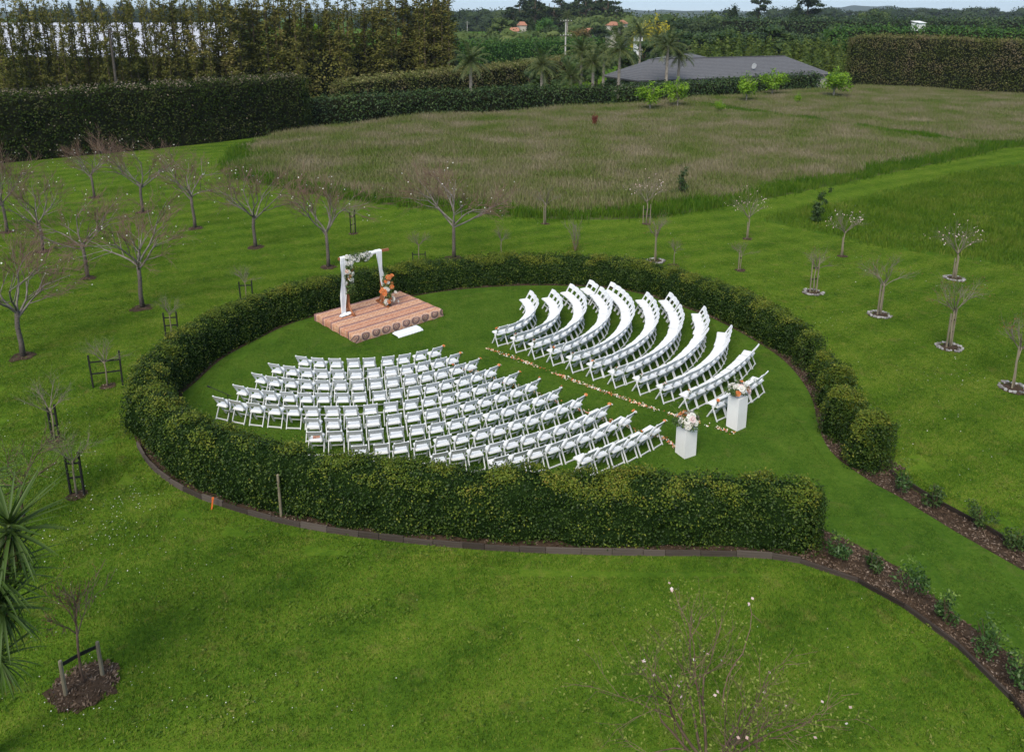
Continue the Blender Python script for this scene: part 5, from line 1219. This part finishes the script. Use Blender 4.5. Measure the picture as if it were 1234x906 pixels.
def palms():
    rng = np.random.default_rng(110); PM = []
    for v in range(3):
        cr = MB()
        for k in range(30):
            az = k * 2.4 + rng.normal(0, .15); el = 1.35 - 1.55 * k / 30 + rng.normal(0, .1); L = rng.uniform(.85, 1.1)
            m = 9; pts = []; d = np.array((math.cos(el) * math.cos(az), math.cos(el) * math.sin(az), math.sin(el))); p = np.zeros(3)
            for i in range(m): pts.append(p); d = unit(d + (0, 0, -.14)); p = p + d * L / (m - 1)
            pts = np.array(pts); cr.add(*tube(pts, np.linspace(.018, .004, m), 4, False))
            t = unit(np.gradient(pts, axis=0)); side = unit(np.cross(t, (0, 0, 1)))
            for i in np.linspace(.8, m - 1.01, 20):
                a = int(i); b = pts[a] + (pts[min(a + 1, m - 1)] - pts[a]) * (i - a)
                for s in (-1, 1):
                    e = b + s * side[a] * .20 * (1 - .4 * abs(i / m - .5)) + t[a] * .10 - np.array((0, 0, .10)) * rng.uniform(.6, 1.3)
                    cr.add([b - t[a] * .016, e, b + t[a] * .016], np.array([[0, 1, 2]]))
        PM.append(cr.mesh('crown', 'palm_leaf'))
    tm = MB().add(*tube([(0, 0, 0), (.004, 0, .2), (0, 0, .6), (0, 0, 1)], [.065, .045, .038, .032], 8)).mesh('trunk', 'pale_trunk')
    L = [(567, 112, 74, 1.0, 'palm standing alone behind the bushy hedge'), (653, 108, 79, 1.0, 'palm before the flat topped hedge end'), (701, 104, 62, 1.0, 'palm with slim trunk beside the thick trunked palm'), (715, 104, 76, .9, 'short thick trunked palm'), (747, 101, 60, 1.15, 'full headed palm left of the house'), (772, 80, 40, 1.0, 'pale trunked palm behind the house corner'), (805, 95, 55, 1.1, 'palm in front of the grey roof'), (792, 72, 48, .9, 'palm behind the roof, below yellow tree'), (819, 92, 66, .85, 'lower palm against the grey roof'), (684, 32, 20, .8, 'distant palm beside the power pole'), (688, 108, 92, .8, 'low palm clump behind hedge'), (728, 98, 66, 1.0, 'palm between the thick trunked and full headed palms')]
    for i, (x, yb, yc, s, lab) in enumerate(L):
        Y = {0: 100, 1: 106, 2: 108, 3: 106, 4: 110, 5: 138, 6: 114, 7: 150, 8: 116, 9: 230, 10: 106, 11: 116}[i]
        q = at(x, yc, Y); h = q[2]; t = thing('palm_tree', lab + ' with drooping fronds', 'palm tree', (q[0], Y, 0), rng.uniform(0, 6), 'palms around the house')
        o = link('trunk', tm, t); o.scale = (5.5, 5.5, h); o = link('crown', PM[i % 3], t); o.location = (0, 0, h - .1); o.scale = (2.9 * s, 2.9 * s, 3.1 * s)
    cl = [(675, 118, 'broad leaved subtropical shrub between two palms'), (735, 119, 'bushy dark shrub under the full headed palm'), (760, 122, 'dense green shrub at the house corner'), (640, 112, 'rounded shrub below the second palm'), (700, 124, 'dark garden tree behind the thick trunked palm'), (720, 132, 'garden tree behind the palms'), (750, 136, 'dark garden tree behind the full headed palm'), (778, 144, 'garden tree behind the grey roof'), (810, 150, 'dark garden tree behind the roof ridge')]
    for i, (x, Y, lab) in enumerate(cl):
        pp, h = posx(x, rng.uniform(82, 94) if Y < 123 else rng.uniform(44, 58), Y); far_tree('garden_tree', lab, 'round', i % 4, 'dark_shrub_leaf', pp, h, 1.25 if Y < 123 else 1.1, rng.uniform(0, 6), 'garden trees around the house')
palms()

def poles():
    for x, yb, yt, Y, m, arms, lab in [(533, 82, 31, 136, 'concrete_pole', (.70, .97), 'pale concrete power pole at the end of the shelterbelt'), (682, 66, 24, 158, 'concrete_pole', (.72, .97), 'pale power pole rising between palms'), (132, 92, 37, 92, 'dark_pole', (.985,), 'dark timber power pole in front of the white crop cover'), (563, 38, 26, 420, 'concrete_pole', (.9,), 'distant pale power pole before the wooded rise')]:
        q = at(x, yt, Y); h = q[2]; t = thing('power_pole', lab, 'power pole', (q[0], Y, 0), .15)
        MB().add(*tube([(0, 0, 0), (0, 0, h)], [.19, .13], 8)).build('shaft', m, t)
        for a in arms:
            MB().add(*bar((-1.2, -.16, h * a), (1.2, -.16, h * a), .1, .12)).build('crossarm', 'dark_pole', t)
            for s in (-1.05, -.45, .45, 1.05): MB().add(*tube([(s, -.16, h * a + .06), (s, -.16, h * a + .14), (s, -.16, h * a + .24)], [.04, .06, .03], 6)).build('insulator', 'dish_white', t)
poles()

def house():
    A = at(768, 97, 117); Bq = at(1004, 86, 131); A[2] = Bq[2] = 0
    d = unit((Bq - A)[:2]); rz = math.atan2(d[1], d[0]); L = np.linalg.norm((Bq - A)[:2]); Dp = 11.; ez = 2.35; rzg = 5.1
    t = thing('house', 'long single storey house with grey tiled hip roof behind the hedge', 'house', (A[0], A[1], 0), rz)
    MB().add(*box((L / 2, Dp / 2, ez / 2 - .02), (L - 1.1, Dp - 1.1, ez))).build('wall', 'house_wall', t)
    e = .12
    V = [(0, 0, ez), (L, 0, ez), (L, Dp, ez), (0, Dp, ez), (Dp / 2, Dp / 2, rzg), (L - Dp / 2, Dp / 2, rzg)]
    rf = MB().add(V, [np.array([[0, 1, 5, 4], [2, 3, 4, 5]]), np.array([[1, 2, 5], [3, 0, 4]]), np.array([[3, 2, 1, 0]])]).build('roof', 'roof_tile', t)
    # cross gable bump behind the ridge
    c = L * .36; V = [(c - 5, 4.6, rzg - .45), (c + 5, 4.6, rzg - .45), (c + 5, 11.5, rzg - .45), (c - 5, 11.5, rzg - .45), (c - .8, 8.2, rzg + .75), (c + .8, 8.2, rzg + .75)]
    MB().add(V, [np.array([[0, 1, 5, 4], [2, 3, 4, 5]]), np.array([[1, 2, 5], [3, 0, 4]])]).build('upper_roof', 'roof_tile', rf)
    for a, b in (((0, 0), (L, 0)), ((L, 0), (L, Dp)), ((0, Dp), (0, 0))):
        MB().add(*bar((*a, ez - .11), (*b, ez - .11), .1, .2)).build('gutter', 'fascia', t)
    MB().add(*bar((Dp / 2, Dp / 2, rzg + .05), (L - Dp / 2, Dp / 2, rzg + .05), .25, .12)).build('ridge_cap', 'roof_tile', rf)
    for x in (3, 7.5, 13, 19, 24):
        w = MB().add(*box((x, .55, 1.35), (1.8, .1, 1.2))).build('window', 'white_wall', t); MB().add(*box((x, .47, 1.35), (1.6, .08, 1.0))).build('pane', 'glass', w)
    # satellite dish
    px = L * .60; zr = ez + (rzg - ez) * .36; py = Dp / 2 * .36
    dd = MB().add(*tube([(px, py - .3, zr + .62), (px, py - .33, zr + .60), (px, py - .42, zr + .56), (px, py - .44, zr + .555)], [.05, .3, .46, .47], 14)).build('satellite_dish', 'dish_white', t)
    MB().add(*tubes([((px, py, zr), (px, py - .3, zr + .6), .03, .03)], 6)).build('bracket', 'dish_white', dd)
house()
def far_houses():
    for i, (x, y, Y, w, lab) in enumerate([(620, 36, 290, 10, 'orange roofed house behind the grey green tree'), (629, 29, 310, 7, 'small orange roof between dark trees'), (711, 37, 285, 10, 'orange roofed house behind the brownish tree'), (739, 29, 300, 9, 'orange roofed house left of the yellow tree'), (750, 27, 305, 5, 'small orange gable beside the yellow tree')]):
        q = at(x, y, Y); w = w * .5; ez = q[2] - .6; t = thing('tiled_house', lab, 'house', (q[0], Y, 0), .2 * i, 'orange roofed houses'); D = 4.5
        MB().add(*box((0, 0, ez / 2), (w - .6, D - .6, ez))).build('wall', 'house_wall', t)
        V = [(-w / 2, -D / 2, ez), (w / 2, -D / 2, ez), (w / 2, D / 2, ez), (-w / 2, D / 2, ez), (-w / 4, 0, ez + 1.4), (w / 4, 0, ez + 1.4)]
        MB().add(V, [np.array([[0, 1, 5, 4], [2, 3, 4, 5]]), np.array([[1, 2, 5], [3, 0, 4]])]).build('roof', 'orange_roof', t)
    q = at(1107, 28, 205); t = thing('white_shed', 'white shed roof showing among the layered hedges', 'shed', (q[0], 205, 0), .3)
    MB().add(*box((0, 0, q[2] / 2), (2.6, 2, q[2]))).build('wall', 'white_wall', t); z = q[2]
    MB().add([(-1.5, -1.3, z), (1.5, -1.3, z), (1.5, 1.3, z + .5), (-1.5, 1.3, z + .5)], np.array([[0, 1, 2, 3]])).build('roof', 'white_wall', t)
    q = at(771, 50, 150); t = thing('white_gable', 'white painted outbuilding glimpsed between palm trunks', 'building', (q[0], 152, 0), .2); h = q[2] + .8
    MB().add(*box((0, 0, h / 2), (1.1, 2, h))).build('wall', 'white_wall', t); MB().add(*box((0, 0, h + .08), (1.4, 2.3, .15))).build('roof', 'roof_tile', t)
far_houses()
def crop_cover():
    t = thing('crop_cover', 'vast white crop cover canopy glimpsed through the shelterbelt', 'crop cover')
    z = 4.6; i = 0
    for Y in np.arange(140, 560, 20.):
        x0, x1 = -.80 * Y - 10, -.80 * Y + (.80 - .362) * Y
        n = 9; xs = np.linspace(x0, x1, n)
        V = [(x, y, zz) for x in xs for y, zz in ((Y, z), (Y + 9.4, z + 2.0), (Y + 18.8, z))]
        F = np.array([q for k in range(n - 1) for q in ([k * 3, k * 3 + 3, k * 3 + 4, k * 3 + 1], [k * 3 + 1, k * 3 + 4, k * 3 + 5, k * 3 + 2])])
        MB().add(V, F).build('cover_bay', 'crop_cover', t)
    mb = MB()
    for x in np.linspace(-122, -52, 15): mb.add(*bar((x, 139.9, 0), (x, 139.9, z), .12, .12, (0, 1, 0)))
    c = mb.build('support_posts', 'crop_frame', t); c['kind'] = 'stuff'
crop_cover()

# ------------------------------------------------------------------ thin air haze over the whole place
def haze():
    m = bpy.data.materials.new('haze'); m.use_nodes = True; nt = m.node_tree; nt.nodes.remove(nt.nodes['Principled BSDF'])
    v = nt.nodes.new('ShaderNodeVolumePrincipled'); v.inputs['Color'].default_value = (.78, .86, 1, 1); v.inputs['Density'].default_value = .00012; v.inputs['Anisotropy'].default_value = .2
    nt.links.new(v.outputs[0], nt.nodes['Material Output'].inputs['Volume']); MATS['haze'] = m
    V, F = box((0, 2700, 44.5), (11000, 6400, 91)); o = MB().add(V, F).build('haze', 'haze'); tag(o, 'thin bluish air between here and the hills', kind='stuff')
haze()
